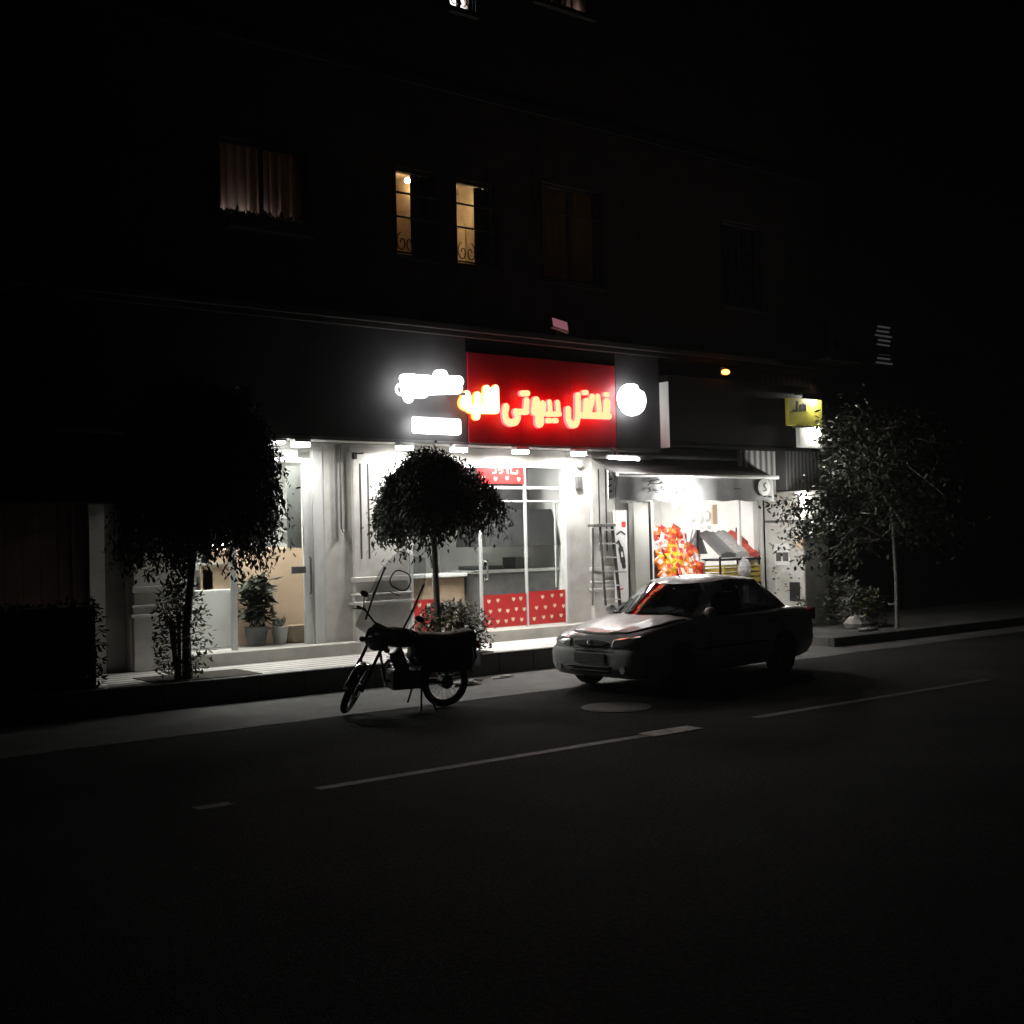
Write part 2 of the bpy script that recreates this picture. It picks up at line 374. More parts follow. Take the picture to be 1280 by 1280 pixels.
        t0 = (P[1] - P[0]).normalized(); t1 = (P[-1] - P[-2]).normalized()
        c0 = cap(P[0], math.atan2(t0.x, -t0.y), 1); c1 = cap(P[-1], math.atan2(-t1.x, t1.y), 1)
        out = Rr + c1 + L[::-1] + c0
        n = len(out); m = len(P)
        vs = [(q.x, y0, q.y) for q in out] + [(q.x, y1, q.y) for q in out]
        ff = []
        for i in range(m - 1):                          # front strip
            ff.append((i, i + 1, m + 5 + (m - 1 - (i + 1)), m + 5 + (m - 1 - i)))
        ff.append((m - 1, *range(m, m + 5), m + 5)); ff.append((2 * m + 4, *range(2 * m + 5, n), 0))
        s.add(vs, ff, mi_face)
        o = len(s.v) - 2 * n
        for i in range(n):
            j = (i + 1) % n
            s.f.append([o + i, o + i + n, o + j + n, o + j]); s.m.append(mi_side)
        return s
    def mesh(s, name, off):
        me = bpy.data.meshes.new(name)
        me.from_pydata([tuple(p - off) for p in s.v], [], s.f)
        me.polygons.foreach_set('material_index', s.m)
        me.update()
        return me
    def build(s, name, mats, parent=None, smooth=False, bevel=0.0, fix=True, sub=0):
        off = Vector((0, 0, 0)); q = parent
        while q is not None:
            off += q.location; q = q.parent
        me = s.mesh(name, off)
        if fix:
            bm = bmesh.new(); bm.from_mesh(me); bmesh.ops.recalc_face_normals(bm, faces=bm.faces); bm.to_mesh(me); bm.free()
        if not isinstance(mats, (list, tuple)): mats = [mats]
        for m in mats: me.materials.append(m)
        o = bpy.data.objects.new(name, me); COL.objects.link(o)
        if parent is not None: o.parent = parent
        if smooth:
            me.polygons.foreach_set('use_smooth', [True] * len(me.polygons))
            if smooth != 'all': me.set_sharp_from_angle(angle=R(38))
        if bevel:
            b = o.modifiers.new('bevel', 'BEVEL'); b.width = bevel; b.segments = 2; b.limit_method = 'ANGLE'; b.angle_limit = R(40)
        if sub:
            b = o.modifiers.new('sub', 'SUBSURF'); b.levels = b.render_levels = sub
        return o

def thing(name, label, cat, loc=(0, 0, 0), group=None, kind=None):
    o = bpy.data.objects.new(name, None); COL.objects.link(o); o.location = loc; o.empty_display_size = 0.1
    return tag(o, label, cat, group, kind)
def tag(o, label=None, cat=None, group=None, kind=None):
    if label: o['label'] = label
    if cat: o['category'] = cat
    if group: o['group'] = group
    if kind: o['kind'] = kind
    return o
def struct(o): o['kind'] = 'structure'; return o

def holed(x0, x1, z0, z1, holes, y0, y1, name, m, parent):
    """a wall slab in the XZ plane with rectangular openings"""
    xs = sorted({x0, x1} | {v for h in holes for v in h[:2]}); zs = sorted({z0, z1} | {v for h in holes for v in h[2:]})
    bm = bmesh.new(); V = {}
    off = parent.location if parent else Vector((0, 0, 0))
    def vert(i, j):
        if (i, j) not in V: V[i, j] = bm.verts.new(Vector((xs[i], y0, zs[j])) - off)
        return V[i, j]
    for i in range(len(xs) - 1):
        for j in range(len(zs) - 1):
            cx, cz = (xs[i] + xs[i + 1]) / 2, (zs[j] + zs[j + 1]) / 2
            if any(a < cx < b and c < cz < d for a, b, c, d in holes): continue
            bm.faces.new([vert(i, j), vert(i + 1, j), vert(i + 1, j + 1), vert(i, j + 1)])
    g = bmesh.ops.extrude_face_region(bm, geom=bm.faces[:])
    bmesh.ops.translate(bm, verts=[e for e in g['geom'] if isinstance(e, bmesh.types.BMVert)], vec=(0, y1 - y0, 0))
    bmesh.ops.recalc_face_normals(bm, faces=bm.faces)
    me = bpy.data.meshes.new(name); bm.to_mesh(me); bm.free(); me.materials.append(m)
    o = bpy.data.objects.new(name, me); COL.objects.link(o); o.parent = parent
    return o

# ================================================================ SETTING
struct(MB().add([(-120, -60, 0), (160, -60, 0), (160, 160, 0), (-120, 160, 0)], [(0, 1, 2, 3)]).build('ground', M['soil']))
b = MB()
xs_ = [-60, -20, 0, 5, 10, 15, 20, 30, 60, 110]
for i in range(len(xs_) - 1):
    b.add([(xs_[i], 11.75, .004), (xs_[i + 1], 11.75, .004), (xs_[i + 1], -6, .004), (xs_[i], -6, .004)], [(0, 3, 2, 1)])
struct(b.build('road', M['asphalt'], fix=True))
struct(MB().add([(-60, 11.75, .006), (110, 11.75, .006), (110, 13.84, .006), (-60, 13.84, .006)], [(0, 1, 2, 3)]).build('gutter_pavement', M['gutter']))
b = MB()
for x0, x1 in ((3.5, 3.78), (4.5, 8.72), (9.6, 14.0), (16, 19), (22, 26)):
    b.add([(x0, 8.36, .009), (x1, 8.36, .009), (x1, 8.48, .009), (x0, 8.48, .009)], [(0, 1, 2, 3)])
struct(b.build('road_marking', M['paint']))
struct(MB().add([(3.5, 11.76, .011), (30, 11.76, .011), (30, 11.86, .011), (3.5, 11.86, .011)], [(0, 1, 2, 3)]).build('road_marking', M['paint']))
b = MB(); b.box(8.05, 8.72, 8.30, 8.54, .0, .0125); struct(b.build('road_marking', mat('line_end_paint', (0.5, 0.5, 0.48), 0.7, 0.4, 14, stain=(.07, .07, .07), stain_amt=.8, stain_scale=6)))
# kerb stones and pavement
b = MB(); x = -12.0
while x < 16.4:
    L = 0.62
    b.box(x + .004, x + L - .004, 13.78, 13.9, 0, .305); x += L
struct(b.build('kerb', M['kerb'], bevel=.012))
struct(MB().box(-12, 16.4, 13.9, 15.6, 0, .30).build('pavement', M['pave']))
b = MB(); x = 16.4
while x < 40:
    b.box(x + .004, x + .6 - .004, 12.6, 12.72, 0, .155); x += .6
struct(b.build('low_kerb', M['kerb'], bevel=.012))
struct(MB().box(16.4, 40, 12.72, 16.0, 0, .15).build('low_pavement', M['pave_low']))
# pits where the street trees stand
for i, (x0, x1) in enumerate(((5.35, 6.72), (9.1, 10.35))):
    t = MB().box(x0, x1, 13.95, 14.75, .25, .31).build('soil', M['soil']); struct(t)

# ================================================================ APARTMENT BUILDING
YW = 15.57; YF = 15.17
bd = thing('apartment_building', 'dark brick apartment building over a row of brightly lit street shops', 'building', (0, YW, 0))
wl = [(6.85, 8.2, 6.42, 7.55), (9.7, 10.42, 6.25, 7.62), (10.82, 11.6, 6.25, 7.62), (12.55, 13.85, 6.2, 7.85), (16.9, 18.0, 6.2, 7.85),
      (10.78, 11.24, 10.28, 11.7), (12.5, 13.75, 10.86, 12.0), (6.8, 8.3, 10.1, 11.6)]
holed(-6, 20.0, 5.25, 16, wl, 15.3, 15.6, 'upper_wall', M['brick'], bd)
MB().box(-6, 20.0, 15.6, 27, 5.25, 16).build('rear_mass', M['brick'], bd) if False else None
MB().box(-6, 20.0, 22.0, 22.2, 0, 16).build('rear_wall', M['brick'], bd)
MB().box(19.8, 20.0, 15.62, 21.98, 0.15, 16).build('side_wall', M['brick'], bd)
MB().box(-6, 20.0, 15.32, 22.2, 16.003, 16.3).build('roof', M['cornice'], bd)
b = MB().box(-6, 20.05, 15.05, 15.62, 5.16, 5.25).box(-6, 20.05, 15.12, 15.62, 5.08, 5.157).box(-6, 20.02, 15.285, 15.3, 8.95, 9.1)
b.build('cornice', M['cornice'], bd, bevel=.01)
# fascia band with the soffit beneath it
MB().box(10.845, 13.985, 15.19, 15.3, 4.87, 5.08).build('fascia', M['bay_fascia'], bd)
for xa_, xb_ in ((4.6, 10.84), (13.99, 15.03)):
    MB().box(xa_, xb_, YF, 15.3, 3.42, 5.08).build('fascia', M['fascia'], bd)
    MB().box(xa_, xb_, YF - .012, YF - .001, 3.405, 3.45).build('edge_trim', M['steel_dark'], bd)
MB().box(4.6, 15.03, 15.2, 15.55, 3.40, 3.417).build('soffit', M['soffit'], bd)
for x in (4.6, 7.1, 9.35):
    pass
# ground floor wall pieces
GW = M['stone']
b = MB().box(5.1, 5.3, YW - .02, 15.8, .3, 3.4).box(5.62, 6.36, YW, 15.8, .3, 3.4).box(8.5, 9.98, YW, 15.8, .3, 3.4).box(13.2, 14.24, YW, 15.8, .3, 3.4)
b.box(6.36, 8.5, YW + .02, 15.8, 3.33, 3.4).box(9.98, 13.2, YW + .02, 15.8, 3.16, 3.4)
b.build('shop_wall', GW, bd, bevel=.006)
MB().box(-6, 5.62, 15.22, 15.56, 2.5, 3.38).build('shutter_box', M['bay_fascia'], bd, bevel=.01)
MB().box(4.9, 5.1, YW + .03, 15.8, .3, 3.4).build('wall_return', M['brick'], bd)
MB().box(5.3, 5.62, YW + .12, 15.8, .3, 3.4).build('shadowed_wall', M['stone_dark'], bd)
MB().box(-6, 4.9, YW + .05, 15.8, .3, 5.1).build('lower_brick_wall', M['brick'], bd)
b = MB().box(6.3, 8.93, 15.27, 15.85, .3, .475).box(9.98, 13.62, 15.27, 15.85, .3, .475)
b.build('door_step', mat('step_marble', (0.55, 0.54, 0.5), 0.45, 0.12, 4, stain=(.3, .3, .27), stain_amt=.5), bd, bevel=.008)

def pilaster(x0, x1, slots, mould_x1=None, face=YW - .07):
    m = MB().box(x0, x1, face, YW - .002, 1.42, 3.26).box(x0 - .03, x1 + .03, face - .03, YW - .003, 3.262, 3.34)
    o = m.build('pilaster', M['stone'], bd, bevel=.006)
    s = MB()
    for sx in slots: s.box(sx - .014, sx + .014, face - .003, face + .002, 1.68, 3.1)
    s.build('groove', M['slot'], o)
    p = MB().box(x0 - .02, x1 + .02, face - .03, YW - .002, .3, 1.0).box(x0 - .07, x1 + .07, face - .075, YW - .003, 1.003, 1.05)
    p.box(x0 - .035, x1 + .035, face - .045, YW - .003, 1.053, 1.13).box(x0 - .05, x1 + .05, face - .06, YW - .003, 1.133, 1.17)
    p.box(x0 - .005, x1 + .005, face - .012, YW - .003, 1.173, 1.33).box(x0 - .04, x1 + .04, face - .05, YW - .003, 1.333, 1.415)
    p.build('plinth', M['stone'], bd, bevel=.01)
pilaster(8.98, 9.9, (9.1, 9.235))
pilaster(5.66, 6.3, (5.78, 5.95))
pilaster(13.68, 14.16, (13.84, 14.0))
# small fittings on the walls
MB().tube([(8.785, 15.53, 3.38), (8.785, 15.53, 2.15), (8.80, 15.50, 2.08), (8.84, 15.52, 2.12)], .016).build('conduit', M['steel_dark'], bd)
MB().box(8.70, 8.74, 15.545, 15.57, 2.0, 3.38).build('wall_strip', M['stone_dark'], bd)
MB().box(13.36, 13.48, 15.5, 15.57, 2.76, 2.97).build('meter_box', M['steel_dark'], bd, bevel=.006)
MB().ball((13.42, 15.5, 3.18), .07, .06, .075).build('alarm_dome', M['stone_dark'], bd, smooth=True)
MB().box(8.965, 9.01, 15.42, 15.5, 3.16, 3.26).tube([(9.0, 15.44, 3.24), (9.12, 15.42, 3.25)], .012).build('wall_fitting', M['black'], bd)

# --- left shop front (estate-like office with peach panel)
lf = MB()
lf.box(6.36, 6.44, YW, 15.63, .475, 3.33).box(8.34, 8.5, YW - .02, 15.63, .475, 3.33).box(8.19, 8.335, YW + .005, 15.62, .475, 3.1)
lf.box(6.44, 8.34, YW, 15.63, 3.1, 3.17).box(6.44, 8.34, YW, 15.63, 3.29, 3.33).box(7.9, 8.12, YW + .004, 15.626, 3.17, 3.29)
lf.box(7.06, 7.14, YW, 15.63, .475, 3.1)
lshop = lf.build('shop_window', M['alu'], bd, bevel=.004)
MB().box(6.44, 7.06, 15.595, 15.603, .475, 3.1).box(7.14, 8.19, 15.595, 15.603, .475, 3.1).build('pane', M['glass'], lshop)
MB().box(6.44, 7.9, 15.59, 15.6, 3.17, 3.29).box(8.12, 8.33, 15.59, 15.6, 3.17, 3.29).build('transom_pane', M['glass_dusty'], lshop)
MB().tube([(8.26, 15.54, 1.2), (8.26, 15.51, 1.22), (8.26, 15.51, 1.72), (8.26, 15.54, 1.74)], .014).box(7.98, 8.2, 15.55, 15.57, 1.5, 1.6).build('door_handle', M['steel_dark'], lshop)
MB().box(7.94, 8.17, 15.606, 15.616, 1.87, 3.05).build('grey_panel', M['stone_dark'], lshop)
# its room
b = MB().box(5.7, 5.8, 15.8, 19.0, .3, 3.4).box(8.55, 8.6, 15.8, 19.0, .3, 3.4).box(5.7, 8.6, 19.0, 19.1, .3, 3.4)
b.build('office_wall', M['greywall'], bd)
MB().box(5.8, 8.55, 15.8, 19.0, 3.3, 3.4).build('office_ceiling', M['white'], bd)
MB().box(5.8, 8.55, 15.63, 19.0, .3, .47).build('office_floor', M['tile'], bd)
MB().box(6.9, 8.54, 16.25, 16.33, .475, 1.88).build('peach_partition', M['peach'], bd, bevel=.01)

# --- middle shop front
cf = MB()
cf.box(9.99, 10.05, YW, 15.63, .475, 3.16).box(13.12, 13.2, YW - .02, 15.63, .475, 3.16)
cf.box(10.05, 13.12, YW, 15.63, 3.1, 3.16).box(10.05, 13.12, YW, 15.63, 2.745, 2.79).box(11.37, 13.12, YW + .002, 15.628, 2.53, 2.56)
cf.box(12.27, 12.3, YW + .003, 15.627, .475, 3.1).box(11.34, 11.375, YW + .003, 15.627, .475, 2.745).box(10.44, 10.475, YW + .003, 15.627, .475, 2.745)
cf.box(12.95, 12.975, YW + .06, 15.66, 1.1, 2.53)
cshop = cf.build('shop_window', M['alu'], bd, bevel=.003)
MB().box(10.05, 10.44, 15.595, 15.603, .475, 2.745).box(11.375, 12.27, 15.595, 15.603, .475, 2.53).box(12.3, 13.12, 15.595, 15.603, .475, 2.53).build('pane', M['glass'], cshop)
MB().box(10.05, 12.27, 15.595, 15.603, 2.79, 3.1).box(12.3, 13.12, 15.595, 15.603, 2.79, 3.1).build('transom_pane', M['glass_dusty'], cshop)
def dots(m, x0, x1, z0, z1, y, nx, nz, r_, mi=1):
    rr = random.Random(int(x0 * 100))
    for j in range(nz):
        for i in range(nx):
            if nx > 3 and rr.random() < .04: continue
            cx = x0 + (x1 - x0) * (i + .5 + (.18 if j % 2 else -.05)) / nx + rr.uniform(-.02, .02); cz = z0 + (z1 - z0) * (j + .5) / nz + rr.uniform(-.015, .015)
            # little heart-ish rosette: two lobes and a point
            k = r_
            m.prism_y([(cx + k * a, cz + k * c) for a, c in ((0, -1.1), (.8, -.35), (1, .35), (.55, .85), (0, .5), (-.55, .85), (-1, .35), (-.8, -.35))], y - .003, y, mi)
film = MB()
film.box(11.385, 12.262, 15.586, 15.59, .50, 1.03); dots(film, 11.42, 12.25, .52, 1.02, 15.586, 5, 3, .036)
film.build('red_dotted_film', [M['redfilm'], M['cream']], cshop); film = MB()
film.box(12.305, 13.1, 15.586, 15.59, .50, 1.05); dots(film, 12.33, 13.1, .52, 1.04, 15.586, 4, 3, .036)
film.build('red_dotted_film', [M['redfilm'], M['cream']], cshop); film = MB()
film.box(10.06, 10.435, 15.586, 15.59, .50, 1.02); dots(film, 10.07, 10.43, .52, 1.02, 15.586, 2, 3, .036)
film.build('red_dotted_film', [M['redfilm'], M['cream']], cshop)
band = MB().box(11.3, 12.24, 15.55, 15.566, 2.83, 3.09); dots(band, 11.3, 12.24, 2.84, 2.99, 15.55, 4, 1, .035)
for k, (cx, pts) in enumerate(((11.75, [(0, 0), (.05, .04), (.03, .09), (-.03, .07)]), (11.9, [(0, 0), (0, .1)]), (11.97, [(0, 0), (0, .1)]), (12.05, [(-.05, 0), (.05, 0), (.05, .06)]), (11.6, [(0, 0), (.06, .01), (.06, .07)]))):
    band.stroke([(cx + a, 3.0 + c * .8) for a, c in pts], .022, 15.544 - .001 * k, 15.55, 1)
band.build('red_header', [M['redfilm'], M['cream']], cshop)
# leaf of the glass door with its handles
MB().box(10.49, 11.335, 15.63, 15.64, .48, 2.72).build('door', M['glass'], cshop)
for hx in (10.42, 11.43):
    h = MB()
    h.box(hx - .04, hx + .05, 15.565, 15.58, 1.5, 1.6).tube([(hx, 15.55, 1.58), (hx, 15.52, 1.56), (hx, 15.52, 1.30), (hx, 15.55, 1.28)], .014)
    h.box(hx - .03, hx + .03, 15.565, 15.58, 1.25, 1.31)
    h.build('door_handle', M['chrome'], cshop)
# its room
b = MB().box(9.6, 9.7, 15.8, 20.5, .3, 3.4).box(13.9, 13.95, 15.8, 20.5, .3, 3.4).box(9.6, 13.95, 20.5, 20.6, .3, 3.4)
b.build('kitchen_wall', M['white'], bd)
MB().box(9.7, 13.9, 15.8, 20.5, 3.2, 3.4).build('kitchen_ceiling', M['white'], bd)
MB().box(9.7, 13.9, 15.63, 20.5, .3, .47).build('kitchen_floor', M['tile'], bd)

# --- greengrocer bay
for q in ((14.24, 14.3, YW + .02, 16.0, .3, 3.5), (15.0, 15.17, YW - .02, 15.7, .3, 2.62), (17.86, 17.98, YW - .02, 15.7, .15, 2.62), (18.08, 18.19, YW + .01, 15.7, .15, 2.62), (17.6, 17.66, 15.68, 15.74, .15, 2.62)):
    MB().box(*q).build('bay_post', M['white'], bd, bevel=.005)
MB().box(14.3, 15.0, YW + .03, 15.7, .3, 2.62).build('bay_back_panel', M['stone_dark'], bd)
b = MB().box(14.3, 18.2, YW, 15.9, 2.62, 3.5)
b.build('bay_lintel', M['steel_dark'], bd)
b = MB().box(14.25, 14.32, 16.0, 18.4, .15, 3.2).box(18.2, 18.25, 15.9, 18.4, .15, 3.2).box(14.25, 18.25, 18.4, 18.5, .15, 3.2)
b.build('bay_wall', M['white'], bd)
MB().box(14.32, 18.2, 15.9, 18.4, 3.1, 3.2).build('bay_ceiling', M['white'], bd)
MB().box(14.3, 18.2, 15.62, 18.4, .15, .33).build('bay_floor', M['tile'], bd)
b = MB().box(14.58, 14.94, 15.42, 15.56, .33, 2.52)
b.build('steel_cladding', mat('grey_cladding', (0.4, 0.4, 0.37), 0.5, 0.12, 2), bd, bevel=.006)
MB().box(14.95, 14.985, 15.4, 15.56, .33, 2.54).build('dark_gap_strip', M['black'], bd)
# block of whitewashed wall at the end with ledge, notices and hatch
b = MB().box(18.2, 18.95, 14.62, 15.57, .15, 2.72)
b.build('end_wall', M['whitewash'], bd, bevel=.03)
MB().box(18.14, 18.97, 14.54, 15.5, 2.13, 2.17).build('ledge', M['steel_dark'], bd)
MB().box(18.186, 18.199, 14.74, 14.98, .62, .98).build('meter_hatch', M['black'], bd)
MB().box(18.2, 19.8, 15.0, 15.3, 2.74, 3.5).build('louvre_panel', M['louvre'], bd)
MB().box(17.2, 18.2, 15.25, 15.32, 2.64, 3.5).build('shutter_guide', stripes('grey_slats', (.1, .1, .1), (.5, .5, .5), .16, 'X'), bd)
# dark fascia of the greengrocer: its left end catches the light of the round sign
b = MB().box(15.05, 19.0, 14.97, 15.28, 3.5, 4.75).box(15.05, 19.0, 14.945, 14.968, 3.49, 3.53)
b.build('bay_fascia', M['bay_fascia'], bd)
MB().box(15.032, 15.048, 14.95, 15.165, 3.47, 4.63).build('fascia_end_panel', M['white'], bd)
# balcony rail at the far corner
b = MB()
for k in range(8): b.tube([(19.2 + k * .11, 14.6, 5.3), (19.2 + k * .11, 14.6, 6.1)], .012, 6)
b.tube([(19.15, 14.6, 6.1), (20.05, 14.6, 6.1)], .02, 8).tube([(19.15, 14.6, 5.35), (20.05, 14.6, 5.35)], .016, 8).tube([(20.0, 14.6, 6.1), (20.0, 15.3, 6.1)], .02, 8).box(19.1, 20.05, 14.55, 15.28, 5.262, 5.32)
b.build('balcony_rail', M['bay_fascia'], bd)

def leaves(m, n, pos, size, droop=.5, aspect=.34, mi=0, seed=0):
    """n leaf blades at positions pos(i)->(x,y,z)"""
    g = np.random.default_rng(seed)
    for i in range(n):
        p = pos(g)
        az = g.uniform(0, 2 * math.pi); el = -droop + g.normal() * .5
        d = Vector((math.cos(az) * math.cos(el), math.sin(az) * math.cos(el), math.sin(el)))
        s_ = Vector((-math.sin(az), math.cos(az), g.normal() * .5)).normalized()
        L = size * g.uniform(.6, 1.3); w = L * aspect
        p = Vector(p); c_ = p + d * L * .45
        m.add([p, c_ + s_ * w * .5 + Vector((0, 0, -.1 * L)), p + d * L, c_ - s_ * w * .5 + Vector((0, 0, -.1 * L))], [(0, 1, 2, 3)], mi)
# --- upper windows, each with its frame, pane, curtain and grille
def window(h, curtain, grille=True, scroll=True, bars=2, mull=True):
    x0, x1, z0, z1 = h
    m = MB(); t = .05
    m.box(x0, x0 + t, 15.36, 15.42, z0, z1).box(x1 - t, x1, 15.36, 15.42, z0, z1).box(x0 + t, x1 - t, 15.36, 15.42, z0, z0 + t).box(x0 + t, x1 - t, 15.36, 15.42, z1 - t, z1)
    if mull: m.box((x0 + x1) / 2 - .025, (x0 + x1) / 2 + .025, 15.362, 15.418, z0 + t, z1 - t)
    w = m.build('window', M['steel_dark'], bd)
    MB().box(x0 + t, x1 - t, 15.385, 15.391, z0 + t, z1 - t).build('pane', M['glass'], w)
    MB().box(x0 - .06, x1 + .06, 15.2, 15.36, z0 - .05, z0 - .003).build('sill', M['cornice'], w)
    # the room behind: shallow box
    r_ = MB().box(x0 - .3, x1 + .3, 16.6, 16.65, z0 - .2, z1 + .2).box(x0 - .35, x0 - .3, 15.61, 16.6, z0 - .2, z1 + .2).box(x1 + .3, x1 + .35, 15.61, 16.6, z0 - .2, z1 + .2)
    r_.box(x0 - .35, x1 + .35, 15.61, 16.65, z1 + .2, z1 + .25).box(x0 - .35, x1 + .35, 15.61, 16.65, z0 - .25, z0 - .2)
    r_.build('room_wall', M['curtain_warm'], w)
    if curtain:
        for (a, c, mm, bot) in curtain:
            n = max(6, int((c - a) / .03)); vs = []; fs = []
            for i in range(n + 1):
                xx = a + (c - a) * i / n; yy = 15.5 + .035 * math.sin(i * 1.15) + .01 * math.sin(i * .37)
                vs += [(xx, yy, z0 + bot), (xx, yy, z1 - .02)]
            for i in range(n): fs.append((2 * i, 2 * i + 2, 2 * i + 3, 2 * i + 1))
            MB().add(vs, fs).build('curtain', mm, w, smooth=True, fix=False)
    if grille:
        g = MB()
        for k in range(bars): g.tube([(x0 - .03, 15.27, z1 - (z1 - z0) * (.3 + .27 * k)), (x1 + .03, 15.27, z1 - (z1 - z0) * (.3 + .27 * k))], .016, 6)
        for xg in (x0 - .03, x1 + .03): g.tube([(xg, 15.27, z0 + .03), (xg, 15.27, z1)], .012, 6)
        g.tube([(x0 - .03, 15.27, z0 + .05), (x1 + .03, 15.27, z0 + .05)], .014, 6)
        if scroll:
            k = int((x1 - x0) / .18) + 1
            for i in range(k):
                cx = x0 + (x1 - x0) * (i + .5) / k
                pts = []
                for a in range(15):
                    an = a * .55; rad = .03 + .008 * a
                    pts.append((cx + (1 if i % 2 else -1) * rad * math.cos(an) * .7, 15.265, z0 + .2 + rad * math.sin(an) * 1.1))
                g.tube(pts, .009, 5)
        g.build('grille', M['blackmetal'], w)
    return w
CR, CW = M['curtain_red'], M['curtain_warm']
w = window(wl[0], [(6.87, 8.18, CR, .0)], True, False, 0)
for x_, q_ in ((7.05, .03), (7.35, .03), (7.75, .022)): MB().ball((x_, 15.58, 6.47), q_ * .8).build('room_lamp', E_LOW, w)  # small hidden lamps added behind the curtain to pale its foot
pb_ = thing('window_planter', 'planter box of bushy plants under the dark red curtained window', 'planter', (7.5, 15.2, 6.3))
MB().box(6.9, 8.2, 15.05, 15.28, 6.26, 6.45).build('box', M['black'], pb_)
m = MB()
leaves(m, 900, lambda g: (g.uniform(6.85, 8.25), 15.16 + g.normal() * .07, 6.42 + abs(g.normal()) * .1 * (1 + .9 * math.sin(5.2 * g.uniform(6.9, 7.0)))), .1, -.5, .45, 0, 77); m.build('foliage', M['leaf'], pb_, fix=False)
w = window(wl[1], [(10.09, 10.42, M['black'], 0)], mull=False)
MB().ball((10.34, 15.95, 7.66), .04).build('room_lamp', E_WARM, w)
w = window(wl[2], [(11.3, 11.6, M['black'], 0)], mull=False)
MB().add([(11.02, 15.56, 7.6), (11.33, 15.53, 7.6), (11.33, 15.53, 6.27), (11.27, 15.56, 6.27), (11.19, 15.57, 6.9)], [(0, 1, 2, 3, 4)]).build('drape', M['curtain_warm'], w, fix=False)
MB().ball((11.66, 15.85, 7.3), .05).build('room_lamp', E_WARM, w)
w = window(wl[3], [(12.6, 13.3, CW, 0), (13.42, 13.84, CW, 0)], True, False, 1)
MB().ball((13.5, 16.2, 7.4), .02).build('room_lamp', emit('dim_warm_bulb', (1, .6, .2), 6), w)
window(wl[4], [(16.92, 17.98, CR, 0)], True, False, 1)
w = window(wl[5], [(10.8, 11.22, M['lace'], 0)], True, True, 1)
MB().ball((11.0, 15.8, 10.5), .04).build('room_lamp', emit('top_room_lamp', (1, 1, 1), 260), w)
w = window(wl[6], [(12.52, 13.73, CR, 0)], True, False, 1)
MB().ball((13.7, 15.62, 10.95), .02).build('room_lamp', emit('top_red_lamp', (1, .8, .7), 40), w)
window(wl[7], [(6.85, 8.25, CR, 0)], True, False, 1)

# ================================================================ SIGNS ON THE FASCIA
def px_pts(zs, ox, oy, sc, y): return [sign_xz(ox + a / sc, oy + c / sc, y) for a, c in zs]
sg = thing('shop_sign', 'red shop sign with glowing cream Persian letters above the middle shop', 'sign', (12.4, YF, 4.0))
MB().box(10.86, 13.97, 15.155, 15.29, 3.44, 4.86).build('panel', M['redpanel'], sg, bevel=.012)
for x in (11.9, 12.94): MB().box(x - .004, x + .004, 15.1535, 15.156, 3.45, 4.85).build('panel_seam', M['slot'], sg)
MB().box(10.86, 13.97, 15.14, 15.154, 3.405, 3.438).build('bottom_trim', M['steel'], sg)
def letters(name, strokes, ox, oy, sc, faces, edge, parent, y=15.02, y1=15.07):
    m = MB()
    for k, (pts, w) in enumerate(strokes):
        q = px_pts(pts, ox, oy, sc, y)
        m.stroke(q, w / sc / 64.0, y - .0015 * k, y1, 0, 1)
    return m.build(name, [faces, edge], parent, fix=True)
Z6 = (660, 470, 8.0); Z5 = (560, 470, 10.667)
letters('word', [([(790, 268), (786, 385)], 84), ([(770, 186), (800, 186)], 42), ([(815, 402), (545, 392)], 56), ([(698, 208), (716, 385)], 58), ([(642, 212), (606, 385)], 64),
    ([(585, 262), (575, 385)], 76), ([(553, 166), (585, 166)], 44), ([(497, 198), (497, 420), (476, 486), (430, 490), (400, 440), (400, 335)], 62)], *Z6, E_FACE, E_RED, sg)
letters('word', [([(298, 268), (308, 375)], 52), ([(216, 262), (226, 375)], 50), ([(318, 380), (190, 382)], 44), ([(192, 446), (222, 446)], 44), ([(256, 446), (286, 446)], 44),
    ([(146, 285), (140, 370)], 70), ([(80, 252), (66, 350)], 82), ([(112, 360), (112, 465)], 92)], *Z6, E_FACE, E_RED, sg)
letters('word', [([(1052, 325), (1040, 470)], 76), ([(985, 232), (1066, 230)], 66), ([(1050, 478), (900, 476)], 66), ([(905, 480), (935, 545), (905, 612), (830, 628), (772, 590), (758, 490), (776, 412)], 84)], *Z5, E_FACE, E_RED, sg)
letters('word', [([(640, 165), (648, 440)], 84), ([(520, 180), (505, 440)], 100), ([(585, 200), (575, 440)], 84), ([(640, 448), (300, 440)], 96), ([(395, 265), (385, 430)], 96), ([(382, 440), (378, 530)], 100),
    ([(252, 250), (196, 350), (200, 385), (300, 430)], 96), ([(262, 270), (262, 400)], 90)], *Z5, E_FACE2, E_ORANGE, sg)
def halo_faces(o):
    for p in o.data.polygons:
        if p.normal.y > -.5: p.material_index = 1
Z8 = (480, 440, 10.667)
lg = thing('script_logo_sign', 'overexposed white glowing script sign with a small ring, above the white lightbox', 'sign', (10.2, YF, 4.2))
letters('lettering', [([(280, 352), (400, 350)], 96), ([(300, 440), (560, 430)], 120), ([(310, 545), (540, 540)], 110), ([(325, 610), (345, 622)], 84), ([(540, 395), (1000, 390)], 120),
    ([(600, 490), (985, 480)], 120), ([(730, 300), (800, 290), (812, 380)], 96), ([(450, 350), (600, 360)], 80)], *Z8, E_SIGN, E_SIGNHALO, lg, 14.95, 15.0)
c = sign_xz(480 + 222 / 10.667, 440 + 500 / 10.667, 14.97)
MB().ring((c[0], 14.97, c[1]), (0, 1, 0), .075, .02, 24, 8).build('ring', E_SIGN, lg)
